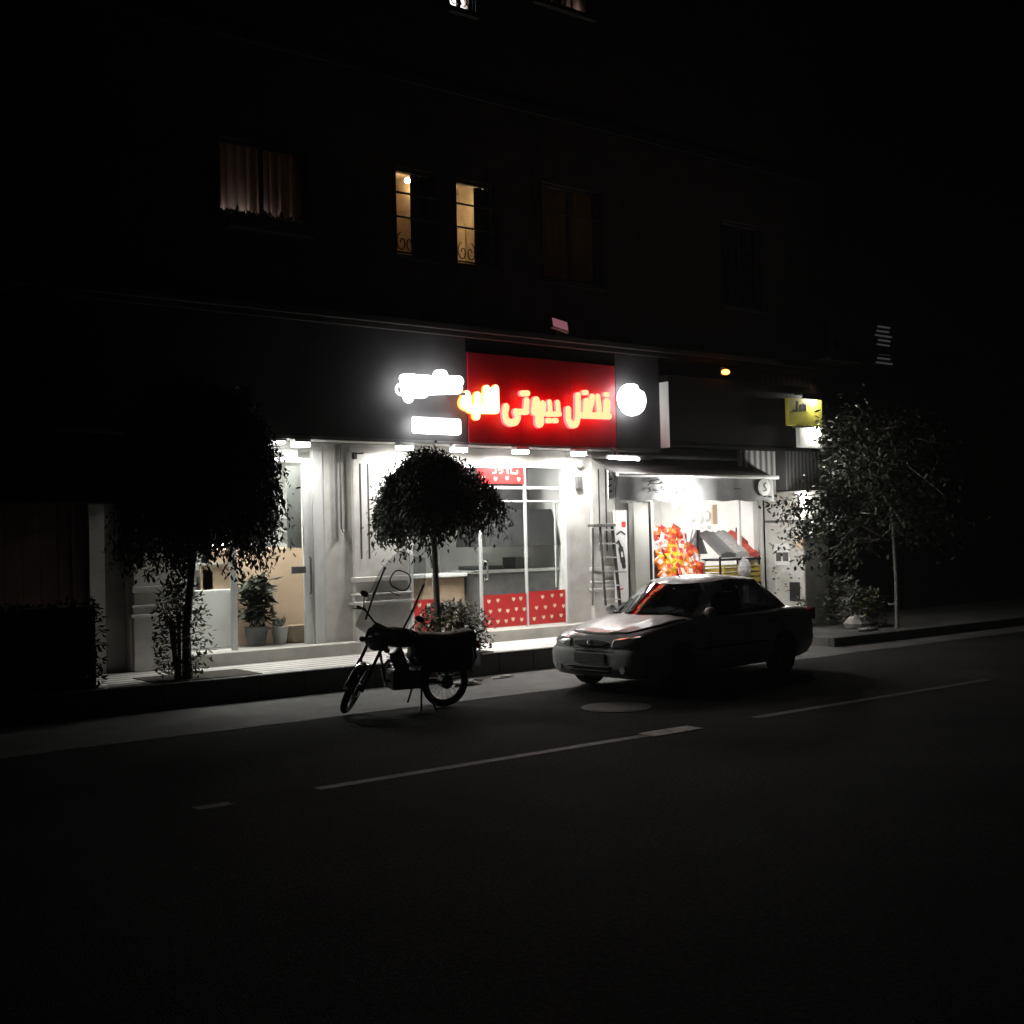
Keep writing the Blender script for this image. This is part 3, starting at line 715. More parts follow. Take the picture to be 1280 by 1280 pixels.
MB().box(9.7, 10.7, 15.002, 15.02, 4.15, 4.19).box(9.9, 9.93, 15.021, 15.169, 4.15, 4.19).box(10.5, 10.53, 15.021, 15.169, 4.15, 4.19).build('mount_rail', M['steel_dark'], lg)
rb = thing('white_lightbox', 'small white rectangular lightbox glowing below the script sign', 'sign', (10.25, YF, 3.67))
x0, z1 = sign_xz(514, 521, 15.06); x1, z0 = sign_xz(574, 544, 15.06)
pz = []
for cx, cz, a0 in ((x1 - .04, z1 - .04, 0), (x0 + .04, z1 - .04, 90), (x0 + .04, z0 + .04, 180), (x1 - .04, z0 + .04, 270)):
    pz += [(cx + .04 * math.cos(R(a0 + k * 30)), cz + .04 * math.sin(R(a0 + k * 30))) for k in range(4)]
halo_faces(MB().prism_y(pz, 15.0, 15.05).build('face', [E_SIGNBOX, E_SIGNHALO], rb))
MB().box(x0 + .15, x1 - .15, 15.052, 15.169, z0 + .06, z1 - .06).build('box', M['steel_dark'], rb)
rd = thing('round_sign', 'overexposed round white glowing sign beside the red panel', 'sign', (14.3, YF, 4.28))
cx, cz = sign_xz(787, 500, 15.06); rx = (sign_xz(804, 500, 15.06)[0] - sign_xz(770, 500, 15.06)[0]) / 2; rz = (sign_xz(787, 480, 15.06)[1] - sign_xz(787, 520, 15.06)[1]) / 2
pl = []
for i in range(32):
    a = 2 * math.pi * i / 32; q = .86 if 4 <= i <= 5 else 1.0
    pl.append((cx + rx * q * math.cos(a), cz + rz * q * math.sin(a)))
halo_faces(MB().prism_y(pl, 14.98, 15.03).build('face', [E_SIGN, E_SIGNHALO], rd))
MB().disc_y(cx, cz, rx * .55, rz * .55, 15.032, 15.169).build('box', M['steel_dark'], rd)

# downlights under the fascia
def downlight(x, label, s=1.0):
    t = thing('fascia_downlight', label, 'lamp', (x, 15.2, 3.4), group='downlights along the fascia edge')
    MB().box(x - .13 * s, x + .13 * s, 15.09, 15.24, 3.352, 3.398).build('housing', M['white'], t, bevel=.008)
    o = MB().box(x - .12 * s, x + .12 * s, 15.10, 15.23, 3.295, 3.35).build('lens', [E_RIM, E_DOWN if x > 8 else E_DOWN2], t)
    for p in o.data.polygons:
        if p.normal.z < -.5: p.material_index = 1
for x, l in ((7.95, 'small square downlight above the office door with peach panel'), (9.68, 'downlight under the fascia directly above the grooved stone pilaster'), (10.67, 'downlight under the fascia just below the white lightbox'),
             (11.88, 'downlight under the middle of the red sign'), (13.11, 'downlight under the first letter of the red sign, nearest the alarm dome')):
    downlight(x, l)
tl = thing('strip_light', 'thin strip light under the fascia touching the larger round tree crown', 'lamp', (7.4, 15.2, 3.4))
MB().box(7.1, 7.72, 15.14, 15.2, 3.36, 3.398).build('batten', M['white'], tl); MB().tube([(7.12, 15.16, 3.345), (7.7, 15.16, 3.345)], .014, 8).build('tube', E_TUBE, tl)
tl = thing('fluorescent_tube', 'horizontal fluorescent tube glowing above the ladder', 'lamp', (13.8, 14.9, 3.2))
xa, za = sign_xz(762, 572, 14.9); xb, zb = sign_xz(798, 575, 14.9)
MB().tube([(xa, 14.9, za), (xb, 14.9, za - .01)], .026, 10).build('tube', E_TUBE, tl)
MB().box(xa - .03, xb + .35, 14.915, 14.96, za - .02, za + .05).tube([(xa + .3, 14.95, za + .02), (xa + .3, 15.16, 3.45)], .012, 6).build('batten', M['steel_dark'], tl)
# flood lamp on the cornice
fl = thing('flood_lamp', 'square flood lamp glowing dim pink on the cornice above the red sign', 'lamp', (12.6, 15.0, 5.25))
xf_ = Matrix.Translation((12.62, 14.98, 5.42)) @ Matrix.Rotation(R(-25), 4, 'X') @ Matrix.Rotation(R(12), 4, 'Y')
MB(xf_).box(-.17, .17, 0.0, .06, -.1, .1).build('housing', M['black'], fl, bevel=.01); MB(xf_).box(-.15, .15, -.006, -.001, -.085, .085).build('face', E_FLOOD, fl)
MB().tube([(12.62, 15.02, 5.4), (12.62, 15.06, 5.26)], .02, 8).build('bracket', M['black'], fl)
ob = thing('orange_lamp', 'small orange bulb glowing on the dark wall above the greengrocer fascia', 'lamp', (16.4, 14.9, 4.9))
xo, zo = sign_xz(907, 465, 14.9); MB().ball((xo, 14.9, zo), .085, .07, .05).build('bulb', E_ORB, ob, smooth=True); MB().box(xo - .05, xo + .05, 14.96, 15.05, zo - .05, zo + .1).tube([(xo, 15.0, zo), (xo, 15.28, zo + .05)], .02, 8).build('bracket', M['black'], ob)

# yellow sign with hooded strip lamp at the right corner
ys = thing('yellow_sign', 'yellow and white sign with blue lettering lit from its top above the whitewashed end wall', 'sign', (18.7, 14.9, 3.9))
YS = 14.86
xl, zt = sign_xz(986, 497, YS); xr_, zb_ = sign_xz(1029, 560, YS); zm = sign_xz(1010, 534, YS)[1]
MB().box(xl, xr_, YS, YS + .1, zm + .02, zt).build('yellow_face', M['yellow'], ys, bevel=.006)
MB().box(xl + .3, xr_ - .02, YS, YS + .1, zb_, zm - .02).build('white_face', M['white'], ys, bevel=.006)
MB().box(xl + .2, xr_, YS - .01, YS + .1, zm - .017, zm + .017).build('divider', M['steel_dark'], ys)
m = MB()
for k, (pts, w) in enumerate((([(997, 502), (997, 513)], 2.4), ([(1001, 513), (1001, 506), (1004, 505), (1004, 513)], 2.0), ([(1004, 505), (1007, 506), (1007, 513)], 2.0), ([(991, 513), (996, 513)], 1.8))):
    m.stroke([sign_xz(a, c, YS) for a, c in pts], w / 66, YS - .006 - .001 * k, YS - .001)
m.build('lettering', M['blueink'], ys)
MB().box(xl + .2, xr_, YS - .16, YS + .02, zt + .06, zt + .09).box(xl + .2, xr_, YS - .175, YS - .161, zt - .02, zt + .09).build('lamp_hood', M['black'], ys); MB().tube([(xl + .66, YS - .06, zt + .03), (xr_ - .2, YS - .06, zt + .03)], .014, 8).build('strip_lamp', E_SPOT, ys)
MB().box(xl + .34, xr_, YS - .12, YS - .012, zm - .012, zm + .012).build('lower_hood', M['black'], ys); MB().tube([(xl + .66, YS - .06, zm - .03), (xr_ - .2, YS - .06, zm - .03)], .016, 8).build('strip_lamp', E_SPOT, ys)

# ================================================================ GREENGROCER FITTINGS
aw = thing('awning', 'grey cloth awning with black script over the greengrocer opening', 'awning', (15.8, 14.95, 2.9))
YA = 14.85
ax0, az0 = sign_xz(772, 593, YA); ax1, az1 = sign_xz(966, 598, YA); zv = sign_xz(860, 626, YA)[1]
b = MB().hexa([(ax0, YA, az0), (ax1, YA, az0), (ax1, 15.55, 3.3), (ax0, 15.55, 3.3)], [(ax0, YA, az0 + .02), (ax1, YA, az0 + .02), (ax1, 15.55, 3.32), (ax0, 15.55, 3.32)])
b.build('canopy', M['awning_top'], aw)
MB().tube([(ax0 - .02, YA - .02, az0), (ax1 + .12, YA - .02, az0)], .035, 10).build('front_bar', M['white'], aw, smooth=True)
n = 90; vs = []; fs = []
for i in range(n + 1):
    x = ax0 + (ax1 - ax0) * i / n
    vs += [(x, YA - .01 + .012 * math.sin(i * .55), zv + .012 * math.sin(i * .4)), (x, YA, az0 - .035)]
for i in range(n): fs.append((2 * i, 2 * i + 2, 2 * i + 3, 2 * i + 1))
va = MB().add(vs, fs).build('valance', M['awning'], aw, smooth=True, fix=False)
sc = MB()
def wr(px, py, pts, w=1.2, k=[0]):
    k[0] += 1
    sc.stroke([sign_xz(px + a, py + c, YA - .03) for a, c in pts], w / 72, YA - .03 - .0008 * (k[0] % 20), YA - .024)
wr(810, 605, [(0, 2), (3, -3), (6, -5)]); wr(812, 604, [(0, 0), (6, 1), (14, 0), (15, -2)]); wr(818, 600, [(0, 1), (3, -1), (7, 0)]); wr(824, 602, [(0, 2), (3, 0), (4, 2)])
wr(810, 612, [(0, -2), (3, -2), (1, 0), (4, 1), (0, 3)]); wr(819, 613, [(-2, 0), (4, 0)], 1.0); wr(829, 612, [(0, 0), (3, -2), (6, 0), (4, 3), (0, 2)]); wr(822, 616, [(0, 0), (3, 0)], .9)
wr(918, 611, [(0, 0), (8, 0)], .9)
sc.build('script', M['ink'], aw)
e = MB(); cx, cz = sign_xz(956, 609, YA - .05); e.disc_y(cx, cz, .155, .16, YA - .05, YA - .02, 26, 0)
e.stroke([(cx - .03, cz - .07), (cx + .05, cz - .05), (cx, cz), (cx - .04, cz + .04), (cx + .03, cz + .08)], .022, YA - .056, YA - .05, 1)
e.build('round_emblem', [M['white'], M['ink']], aw)
e = MB(); q = [sign_xz(a, c, YA - .04) for a, c in ((759, 588), (764, 595), (768.5, 604), (766, 623), (760, 624))]
e.prism_y(q[::-1], YA - .06, YA - .04, 0)
for k, (a, c) in enumerate(((763, 600), (762, 608), (763, 615))):
    e.stroke([sign_xz(a - 1.5, c, YA - .06), sign_xz(a + 1.5, c - 1.5, YA - .06)], .024, YA - .066 - .001 * k, YA - .06, 1)
e.build('side_flap', [M['white'], M['ink']], aw)
for i, (x, y, z, l) in enumerate(((14.92, 14.7, 2.56, 'added bulb widening the glare before the awning cloth, nearest its black script'), (15.14, 14.72, 2.62, 'middle bare bulb of the three hung before the awning cloth'), (15.38, 14.7, 2.55, 'added bulb widening the glare before the awning cloth, farthest from its black script'),  # outer two bulbs are added to widen the blown-out spot
        (15.5, 15.3, 2.5, 'bare bulb under the grey awning above the heap of snack bags'), (16.15, 15.35, 2.5, 'bare bulb under the grey awning nearest the hanging kitchenware'))):
    t = thing('bare_bulb', l, 'lamp', (x, y, z), group='bulbs under the awning')
    MB().ball((x, y, z), .055, .055, .07).build('bulb', E_BULB if y < 15 else E_BULB2, t, smooth=True); MB().tube([(x, y, z + .06), (x, y, z + .12)], .022, 8).tube([(x, y, z + .12), (x, y + .11, 2.94) if y < 15 else (x, y, 3.2)], .006, 6).build('lamp_holder', M['black'], t)
pb = thing('bulkhead_lamp', 'round white lamp shining on the whitewashed end wall', 'lamp', (18.3, 14.5, 2.6))
xp, zp = sign_xz(1005, 622, 14.5); MB().ball((xp, 14.5, zp), .075).build('globe', E_PIL, pb, smooth=True); MB().box(xp - .05, xp + .05, 14.575, 14.62, zp - .06, zp + .06).build('base', M['black'], pb)

# poster panel
po = thing('poster_board', 'tall white poster board with a black bottle and a red square beside the ladder', 'poster', (14.42, 15.4, .8))
YP = 15.38
q0 = sign_xz(768, 638, YP); q1 = sign_xz(786, 752, YP)
m = MB().box(q0[0], q1[0], YP, YP + .04, q1[1], q0[1], 0)
def pp(px, py): return sign_xz(px, py, YP)
sx0, sz0 = pp(777, 652); sx1, sz1 = pp(782, 659); m.box(sx0, sx1, YP - .004, YP - .001, sz1, sz0, 1)
m.stroke([pp(771, 668), pp(776, 664), pp(781, 668)], .03, YP - .005, YP, 2)
m.stroke([pp(773, 677), pp(776, 684)], .05, YP - .0035, YP, 2); m.stroke([pp(776, 686), pp(779, 702)], .11, YP - .0045, YP, 2); m.stroke([pp(779.5, 706), pp(780, 708)], .085, YP - .0055, YP, 2)
m.stroke([pp(770, 715), pp(783, 715)], .012, YP - .003, YP, 2); m.stroke([pp(771, 679), pp(773, 676)], .03, YP - .006, YP, 2)
m.stroke([pp(777, 691), pp(777.5, 695)], .045, YP - .0065, YP, 0); m.stroke([pp(774, 737), pp(779, 736)], .02, YP - .003, YP, 1)
m.build('board', [M['white'], M['bag_red'], M['ink']], po)

# ladder
ld = thing('stepladder', 'aluminium stepladder leaning against the grooved stone pilaster', 'ladder', (14.0, 15.2, .3))
def lp(px, py, y): a = sign_xz(px, py, y); return Vector((a[0], y, a[1]))
L0, L1 = lp(750, 655, 15.36), lp(757, 757, 15.12); R0_, R1_ = lp(765, 655, 15.36), lp(775, 757, 15.12)
MB().tube([L0, L1], .022, 8).build('rail', M['black'], ld); MB().tube([R0_, R1_], .03, 8).build('rail', M['black'], ld)
st = MB()
for k in range(6):
    tt = .08 + k * .17; a = L0.lerp(L1, tt); c = R0_.lerp(R1_, tt)
    st = MB().hexa([a + Vector((0, -.03, 0)), c + Vector((0, -.03, 0)), c + Vector((0, .05, 0)), a + Vector((0, .05, 0))], [a + Vector((0, -.03, .022)), c + Vector((0, -.03, .022)), c + Vector((0, .05, .022)), a + Vector((0, .05, .022))])
    st.build('tread', M['alu'], ld)
a = lp(739, 655, 15.36); c = lp(769, 657, 15.3)
MB().hexa([(a.x, 15.28, a.z - .05), (c.x, 15.28, a.z - .05), (c.x, 15.46, a.z - .05), (a.x, 15.46, a.z - .05)], [(a.x, 15.28, a.z), (c.x, 15.28, a.z), (c.x, 15.46, a.z), (a.x, 15.46, a.z)]).build('top_cap', M['steel_dark'], ld, bevel=.01)
a = lp(741, 660, 15.44); c = lp(741, 757, 15.46)
MB().tube([a, c], .018, 8).build('back_leg', M['steel_dark'], ld)

# stock: shelf stand, sacks and bags in the opening
sh = thing('display_stand', 'stepped display stand heaped with bright snack bags in the greengrocer opening', 'display stand', (16.1, 15.9, .33))
MB().box(15.35, 16.75, 15.75, 16.5, .33, .9).box(15.5, 16.75, 16.1, 16.6, .9, 1.35).box(15.75, 16.75, 16.35, 16.65, 1.35, 1.65).build('step', M['wood'], sh)
MB().box(15.3, 15.34, 15.74, 16.6, .33, 1.5).build('side_board', M['redfilm'], sh)
def bag_mesh(seed):
    rr = random.Random(seed); m = MB(); n = 8; vs = []; fs = []
    for s in (-1, 1):
        for j in range(n + 1):
            for i in range(n + 1):
                a, c = i / n * 2 - 1, j / n * 2 - 1
                th = .07 * max(0, (1 - a ** 2)) ** .6 * max(0, (1 - c ** 4)) ** .7 + .004
                wob = 1 + .06 * math.sin(7 * c + seed) * (1 if abs(a) > .6 else .3)
                vs.append((a * .12 * wob, s * (th + .008 * rr.uniform(-1, 1)), c * .16))
    o = (n + 1) ** 2
    for s in (0, 1):
        for j in range(n):
            for i in range(n):
                q = [s * o + j * (n + 1) + i, s * o + j * (n + 1) + i + 1, s * o + (j + 1) * (n + 1) + i + 1, s * o + (j + 1) * (n + 1) + i]
                fs.append(q)
    for e_ in ([(i, 0) for i in range(n + 1)], [(i, n) for i in range(n + 1)], [(0, j) for j in range(n + 1)], [(n, j) for j in range(n + 1)]):
        for (a, c), (d, g) in zip(e_[:-1], e_[1:]):
            p, q = c * (n + 1) + a, g * (n + 1) + d
            fs.append((p, q, q + o, p + o))
    # a printed patch in the middle of the front
    me = m.add(vs, fs).mesh('snack_bag', Vector((0, 0, 0)))
    idx = []
    for k, q in enumerate(fs[:n * n]):
        j, i = divmod(k, n); idx.append(1 if (2 <= i <= 5 and 3 <= j <= 5) else 0)
    me.polygons.foreach_set('material_index', idx + [0] * (len(fs) - n * n))
    me.polygons.foreach_set('use_smooth', [True] * len(fs))
    return me
proto = {}
for nm, pr in (('red', 'bag_orange'), ('orange', 'bag_white'), ('yellow', 'bag_red'), ('white', 'bag_red')):
    me = bag_mesh(len(proto) * 3 + 1); me.materials.append(M['bag_' + nm]); me.materials.append(M[pr]); proto[nm] = me
rr = random.Random(11)
def put_bag(nm, x, y, z, sc_, where):
    o = bpy.data.objects.new('snack_bag', proto[nm]); COL.objects.link(o)
    o.location = (x, y, z); o.scale = (sc_, sc_, sc_)
    o.rotation_euler = (R(rr.uniform(-40, -5)), R(rr.uniform(-55, 55)), R(rr.uniform(-35, 35)))
    tag(o, nm + ' foil snack bag in the ' + where + ' part of the heap on the display stand', 'snack bag', 'snack bags heaped on the stand')
seq = ['red', 'white', 'orange', 'red', 'yellow', 'red', 'white', 'orange', 'red']
k = 0
for row, (y, z, x0, x1, n) in enumerate(((15.66, .96, 15.42, 16.75, 10), (15.64, 1.08, 15.45, 16.75, 10), (15.8, 1.2, 15.55, 16.75, 9), (15.85, 1.32, 15.6, 16.75, 9), (15.95, 1.46, 15.62, 16.74, 9), (16.05, 1.6, 15.8, 16.74, 8), (16.15, 1.74, 15.85, 16.74, 8), (16.25, 1.88, 15.88, 16.72, 7), (16.35, 2.0, 15.92, 16.6, 6))):
    for i in range(n):
        put_bag(seq[k % 9] if row not in (3, 4) or i < 1 or i > 6 else 'yellow' if i < 5 else 'orange', x0 + (x1 - x0) * (i + .5) / n + rr.uniform(-.04, .04), y + rr.uniform(-.05, .05), z + rr.uniform(-.04, .04), rr.uniform(.6, .85), ('lowest', 'lower', 'lower', 'middle', 'middle', 'upper', 'upper', 'top', 'topmost')[row]); k += 1
def lump(name, label, cat, x, y, z, rx, ry, rz, m, seed, group=None, rough=.16):
    mb = MB().ball((x, y, z), rx, ry, rz, 18, 12, 0, rough, seed)
    o = mb.build(name, m, None, smooth='all'); tag(o, label, cat, group)
    return o
lump('bin_bag', 'shiny black plastic sack below the heap of snack bags beside the red board', 'sack', 15.65, 15.5, .82, .3, .22, .28, M['bag_black'], 3)
lump('bin_bag', 'shiny black plastic sack below the heap of snack bags, in the middle', 'sack', 16.15, 15.5, .8, .3, .22, .28, M['bag_black'], 5)
lump('clear_sack', 'grey plastic sack below the heap, nearest the yellow crates', 'sack', 16.62, 15.52, .82, .26, .2, .24, M['sheet'], 8)
# stand with slanting trays on the right
ds = thing('produce_rack', 'dark produce rack with slanting trays beside the heap of snack bags', 'rack', (17.4, 15.8, .33))
MB().box(16.85, 18.0, 15.5, 16.1, 1.42, 1.46).box(16.85, 18.0, 15.5, 16.1, .95, .99).box(16.87, 16.9, 16.06, 16.09, .95, 1.46).build('shelf', M['blackmetal'], ds)
for x in (16.86, 17.97):
    for y in (15.52, 16.08): MB().tube([(x, y, .33), (x, y, 2.05 if y > 16 else 1.5)], .02, 8).build('post', M['blackmetal'], ds)
def slab(name, label, cat, x0, x1, m, z0=1.48, z1=1.9, y0=15.5, y1=16.05, seed=1):
    rr_ = random.Random(seed); n = 6; vs = []; fs = []
    for s_ in (0, 1):
        for j in range(n + 1):
            for i in range(n + 1):
                a, c = i / n, j / n
                vs.append((x0 + (x1 - x0) * a, y0 + (y1 - y0) * c, z0 + (z1 - z0) * c + s_ * (.07 + rr_.uniform(-.015, .015) + .03 * math.sin(a * 3.1))))
    o = (n + 1) ** 2
    for j in range(n):
        for i in range(n):
            q = [j * (n + 1) + i, j * (n + 1) + i + 1, (j + 1) * (n + 1) + i + 1, (j + 1) * (n + 1) + i]
            fs.append(q[::-1]); fs.append([o + v for v in q])
    for e_ in ([(i, 0) for i in range(n + 1)], [(i, n) for i in range(n + 1)], [(0, j) for j in range(n + 1)], [(n, j) for j in range(n + 1)]):
        for (a, c), (d, g) in zip(e_[:-1], e_[1:]): fs.append((c * (n + 1) + a, g * (n + 1) + d, g * (n + 1) + d + o, c * (n + 1) + a + o))
    return tag(MB().add(vs, fs).build(name, m, None, smooth=True), label, cat)
slab('covered_tray', 'slanting tray under grey plastic sheet on the produce rack', 'tray', 16.88, 17.28, M['sheet'], seed=2)
slab('printed_sack', 'white printed sack lying on the slanting produce rack', 'sack', 17.29, 17.66, M['sheet_white'], seed=3)
slab('red_packet_tray', 'tray of red packets at the end of the produce rack', 'tray', 17.67, 17.95, mat('red_packets', (.55, .08, .06), .5, .5, 22), seed=4)
def crate(x0, x1, label):
    t = thing('plastic_crate', label, 'crate', ((x0 + x1) / 2, 15.75, .66), group='yellow crates under the produce rack')
    m = MB(); z0, z1, y0, y1 = 1.0, 1.3, 15.48, 16.0
    m.box(x0, x1, y0, y1, z0, z0 + .02)
    for z in (z0 + .03, z0 + .12, z0 + .21): m.box(x0, x1, y0, y0 + .015, z, z + .06).box(x0, x1, y1 - .015, y1, z, z + .06).box(x0, x0 + .015, y0 + .016, y1 - .016, z, z + .06).box(x1 - .015, x1, y0 + .016, y1 - .016, z, z + .06)
    for x in (x0 - .004, x1 - .02): m.box(x, x + .024, y0 - .004, y0 + .02, z0, z1).box(x, x + .024, y1 - .02, y1 + .004, z0, z1)
    m.build('body', M['crate'], t); MB().box(x0 - .012, x1 + .012, y0 - .012, y1 + .012, z1, z1 + .025).build('rim', M['crate'], t)
crate(16.92, 17.38, 'yellow plastic crate under the produce rack, nearest the clear sack'); crate(17.48, 17.94, 'yellow plastic crate under the produce rack, nearest the whitewashed end wall')
lump('carrier_bag', 'crumpled pale carrier bag between the two yellow crates', 'bag', 17.42, 15.42, 1.25, .15, .1, .2, M['sheet_white'], 12)
# white cone of paper / funnel shade above
m = MB().loft([[(16.95 + (.02 + .28 * t) * math.cos(a), 16.2 + .1 * math.sin(a), 2.05 - .5 * t) for a in [2 * math.pi * i / 12 for i in range(12)]] for t in (0, .5, 1)])
tag(m.build('paper_cone', M['sheet'], None, smooth=True), 'grey tent of plastic sheet behind the slanting trays', 'sheet')
# hanging stock
hs = thing('hanging_stock', 'white kitchenware hanging above the produce rack', 'kitchenware', (16.9, 15.9, 2.5))
m = MB()
for i, x in enumerate((16.55, 16.75, 16.95)):
    m.tube([(x, 15.9, 2.62), (x, 15.9, 2.42)], .005, 5).ball((x, 15.9, 2.28 - .05 * (i % 2)), .075, .07, .11, 10, 7).box(x - .06, x + .06, 15.86, 15.94, 2.02, 2.1)
m.build('pot', M['white'], hs, smooth=True)
tag(MB().box(17.12, 17.26, 15.92, 15.98, 2.12, 2.5).build('hanging_ham', M['peach'], None, smooth=True), 'tan oblong packet hanging beside the white kitchenware', 'packet')
# notices on the end wall
nt_ = thing('wall_notice', 'white framed notice with two dark pictures on the whitewashed end wall', 'notice', (18.19, 15.1, 1.5))
m = MB().box(18.18, 18.199, 14.95, 15.32, 1.3, 1.72, 0).box(18.176, 18.179, 14.98, 15.12, 1.38, 1.55, 1).box(18.176, 18.179, 15.15, 15.28, 1.38, 1.55, 1)
m.build('sheet', [M['white'], M['steel_dark']], nt_)
sc = MB(); rr = random.Random(4)
for k in range(26):
    y = rr.uniform(14.7, 15.4); z = rr.uniform(.7, 1.25)
    sc.box(18.194, 18.199, y, y + rr.uniform(.02, .07), z, z + rr.uniform(.012, .04))
tag(sc.build('stencil_marking', M['steel_dark'], None), 'dark stencilled scribbles on the whitewashed end wall below the notice', 'graffiti')
# small paper plate hanging on the branch
tag(MB().box(18.1, 18.13, 14.56, 14.72, 1.62, 1.9).ball((18.1, 14.64, 1.8), .03, .09, .1, 10, 7).build('hanging_toy', M['cream'], None), 'small tan and red ornament hanging before the end wall', 'ornament')

# ================================================================ ROOM CONTENTS
def room_light(x, y, z, w, d, label, em=None):
    t = thing('ceiling_light', label, 'lamp', (x, y, z))
    MB().box(x - w / 2, x + w / 2, y - d / 2, y + d / 2, z - .03, z - .001).build('housing', M['white'], t); MB().box(x - w / 2 + .02, x + w / 2 - .02, y - d / 2 + .02, y + d / 2 - .02, z - .04, z - .032).build('diffuser', em or E_ROOM, t)
room_light(7.2, 15.98, 3.3, 1.2, .3, 'flat ceiling light inside the office with the peach partition', E_ROOM2)
room_light(11.8, 16.35, 3.2, 1.8, .4, 'flat ceiling light inside the middle kitchen shop', E_ROOM3)
room_light(16.2, 17.2, 3.1, 1.6, .6, 'flat ceiling light inside the greengrocer')
dc = thing('display_counter', 'white glass-topped display counter behind the office window', 'counter', (6.8, 15.9, .47))
MB().box(6.53, 7.37, 16.15, 16.75, .475, 1.3).build('base', M['white'], dc, bevel=.01)
m = MB()
for x in (6.55, 7.33): m.box(x, x + .03, 16.17, 16.20, 1.3, 1.95).box(x, x + .03, 16.70, 16.73, 1.3, 1.95)
m.box(6.53, 7.37, 16.15, 16.75, 1.95, 2.0).box(6.57, 7.33, 16.19, 16.73, 1.66, 1.68)
m.build('glass_case', M['alu'], dc)
MB().box(6.63, 6.83, 16.25, 16.55, 1.301, 1.5).box(6.93, 7.08, 16.25, 16.55, 1.301, 1.58).box(6.73, 7.03, 16.25, 16.65, 1.681, 1.8).build('goods', M['sheet_white'], dc)
MB().box(6.57, 7.33, 16.24, 16.26, 1.93, 1.948).build('case_light', E_TUBE, dc)
mb_ = thing('menu_board', 'white board with dark lettering on the office back wall', 'notice', (8.0, 18.9, 2.2))
m = MB().box(8.05, 8.42, 18.9, 18.98, 2.3, 2.62, 0)
for k, pts in enumerate(([(8.1, 2.5), (8.16, 2.46), (8.2, 2.53)], [(8.24, 2.5), (8.34, 2.5), (8.36, 2.55)], [(8.12, 2.37), (8.22, 2.37)], [(8.27, 2.38), (8.36, 2.36)])):
    m.stroke(pts, .025, 18.89 - .001 * k, 18.9, 1)
m.build('board', [M['white'], M['ink']], mb_)
stk = MB()
for z in (1.95, 2.15, 2.33): stk.box(7.85, 7.935, 15.606, 15.611, z, z + .15)
tag(stk.build('window_sticker', M['white'], None), 'column of three white paper stickers on the office window', 'sticker')
pt = thing('potted_plant', 'tall dark potted plant in front of the peach partition', 'plant', (7.6, 16.1, .47))
MB().loft([[(7.6 + q * math.cos(a), 15.95 + q * math.sin(a), z) for a in [2 * math.pi * i / 16 for i in range(16)]] for q, z in ((.12, .475), (.17, .75), (.16, .75))]).build('pot', M['steel_dark'], pt, smooth=True)
m = MB(); leaves(m, 420, lambda g: (7.6 + g.normal() * .08, 15.95 + g.normal() * .07, .85 + g.uniform(0, .6)), .2, .2, .4, 0, 5); m.build('foliage', M['leaf_room'], pt, fix=False)
fp = thing('white_flower_pot', 'small white flower pot on the floor before the peach partition', 'plant pot', (7.86, 16.5, .47))
MB().loft([[(8.0 + q * math.cos(a), 16.02 + q * math.sin(a), z) for a in [2 * math.pi * i / 16 for i in range(16)]] for q, z in ((.09, .475), (.13, .72), (.12, .72))]).build('pot', M['white'], fp, smooth=True)
m = MB(); leaves(m, 40, lambda g: (8.0 + g.normal() * .05, 16.02 + g.normal() * .05, .74), .14, -.6, .3, 0, 6); m.build('foliage', M['leaf_grey'], fp, fix=False)
tag(MB().box(8.17, 8.5, 15.95, 16.2, .475, .70).box(8.15, 8.52, 15.93, 16.22, .703, .73).build('low_bench', M['wood'], None, bevel=.01), 'low brown bench on the office floor beside the white flower pot', 'bench')
tag(MB().box(8.28, 8.44, 15.66, 15.78, .475, .66).build('door_stop_box', M['black'], None, bevel=.01), 'small black box just inside the office door', 'box')
# kitchen shop
kc = thing('serving_counter', 'brown fronted serving counter with pale top inside the middle shop', 'counter', (11.3, 17.0, .47))
MB().box(10.3, 11.95, 16.9, 17.5, .475, 1.3).build('front', M['wood'], kc, bevel=.01); MB().box(10.25, 11.98, 16.85, 17.55, 1.303, 1.36).build('top', M['white'], kc, bevel=.008)
MB().tube([(10.9, 16.95, 1.36), (10.9, 16.95, 2.3)], .02, 8).build('post', M['steel'], kc)
cg = thing('grill_counter', 'long dark steel grill counter behind the red dotted glass', 'counter', (12.8, 17.0, .47))
MB().box(12.0, 13.85, 16.7, 17.4, .475, 1.34).build('body', M['steel_dark'], cg, bevel=.01); MB().box(11.98, 13.87, 16.66, 17.44, 1.343, 1.4).build('top', M['steel'], cg, bevel=.006)
MB().box(12.1, 12.7, 16.75, 17.3, 1.403, 1.47).box(13.0, 13.3, 16.8, 17.2, 1.403, 1.6).build('hob', M['black'], cg, bevel=.008)
M['hood_dark'] = mat('dark_hood_metal', (0.035, 0.035, 0.036), 0.5, 0.25, 5, metal=0.2)
hd = thing('extractor_hood', 'dark grey extractor hood above the grill counter', 'hood', (12.9, 17.1, 1.9))
MB().hexa([(12.2, 16.6, 1.8), (13.87, 16.6, 1.8), (13.87, 17.5, 1.8), (12.2, 17.5, 1.8)], [(12.3, 16.75, 2.45), (13.8, 16.75, 2.45), (13.8, 17.5, 2.45), (12.3, 17.5, 2.45)]).build('canopy', M['hood_dark'], hd)
MB().box(12.8, 13.4, 16.9, 17.4, 2.453, 3.19).build('duct', M['hood_dark'], hd)
fd = thing('tall_fridge', 'grey tall fridge seen through the narrow pane behind the motorcycle windshield', 'fridge', (9.95, 16.6, .47))
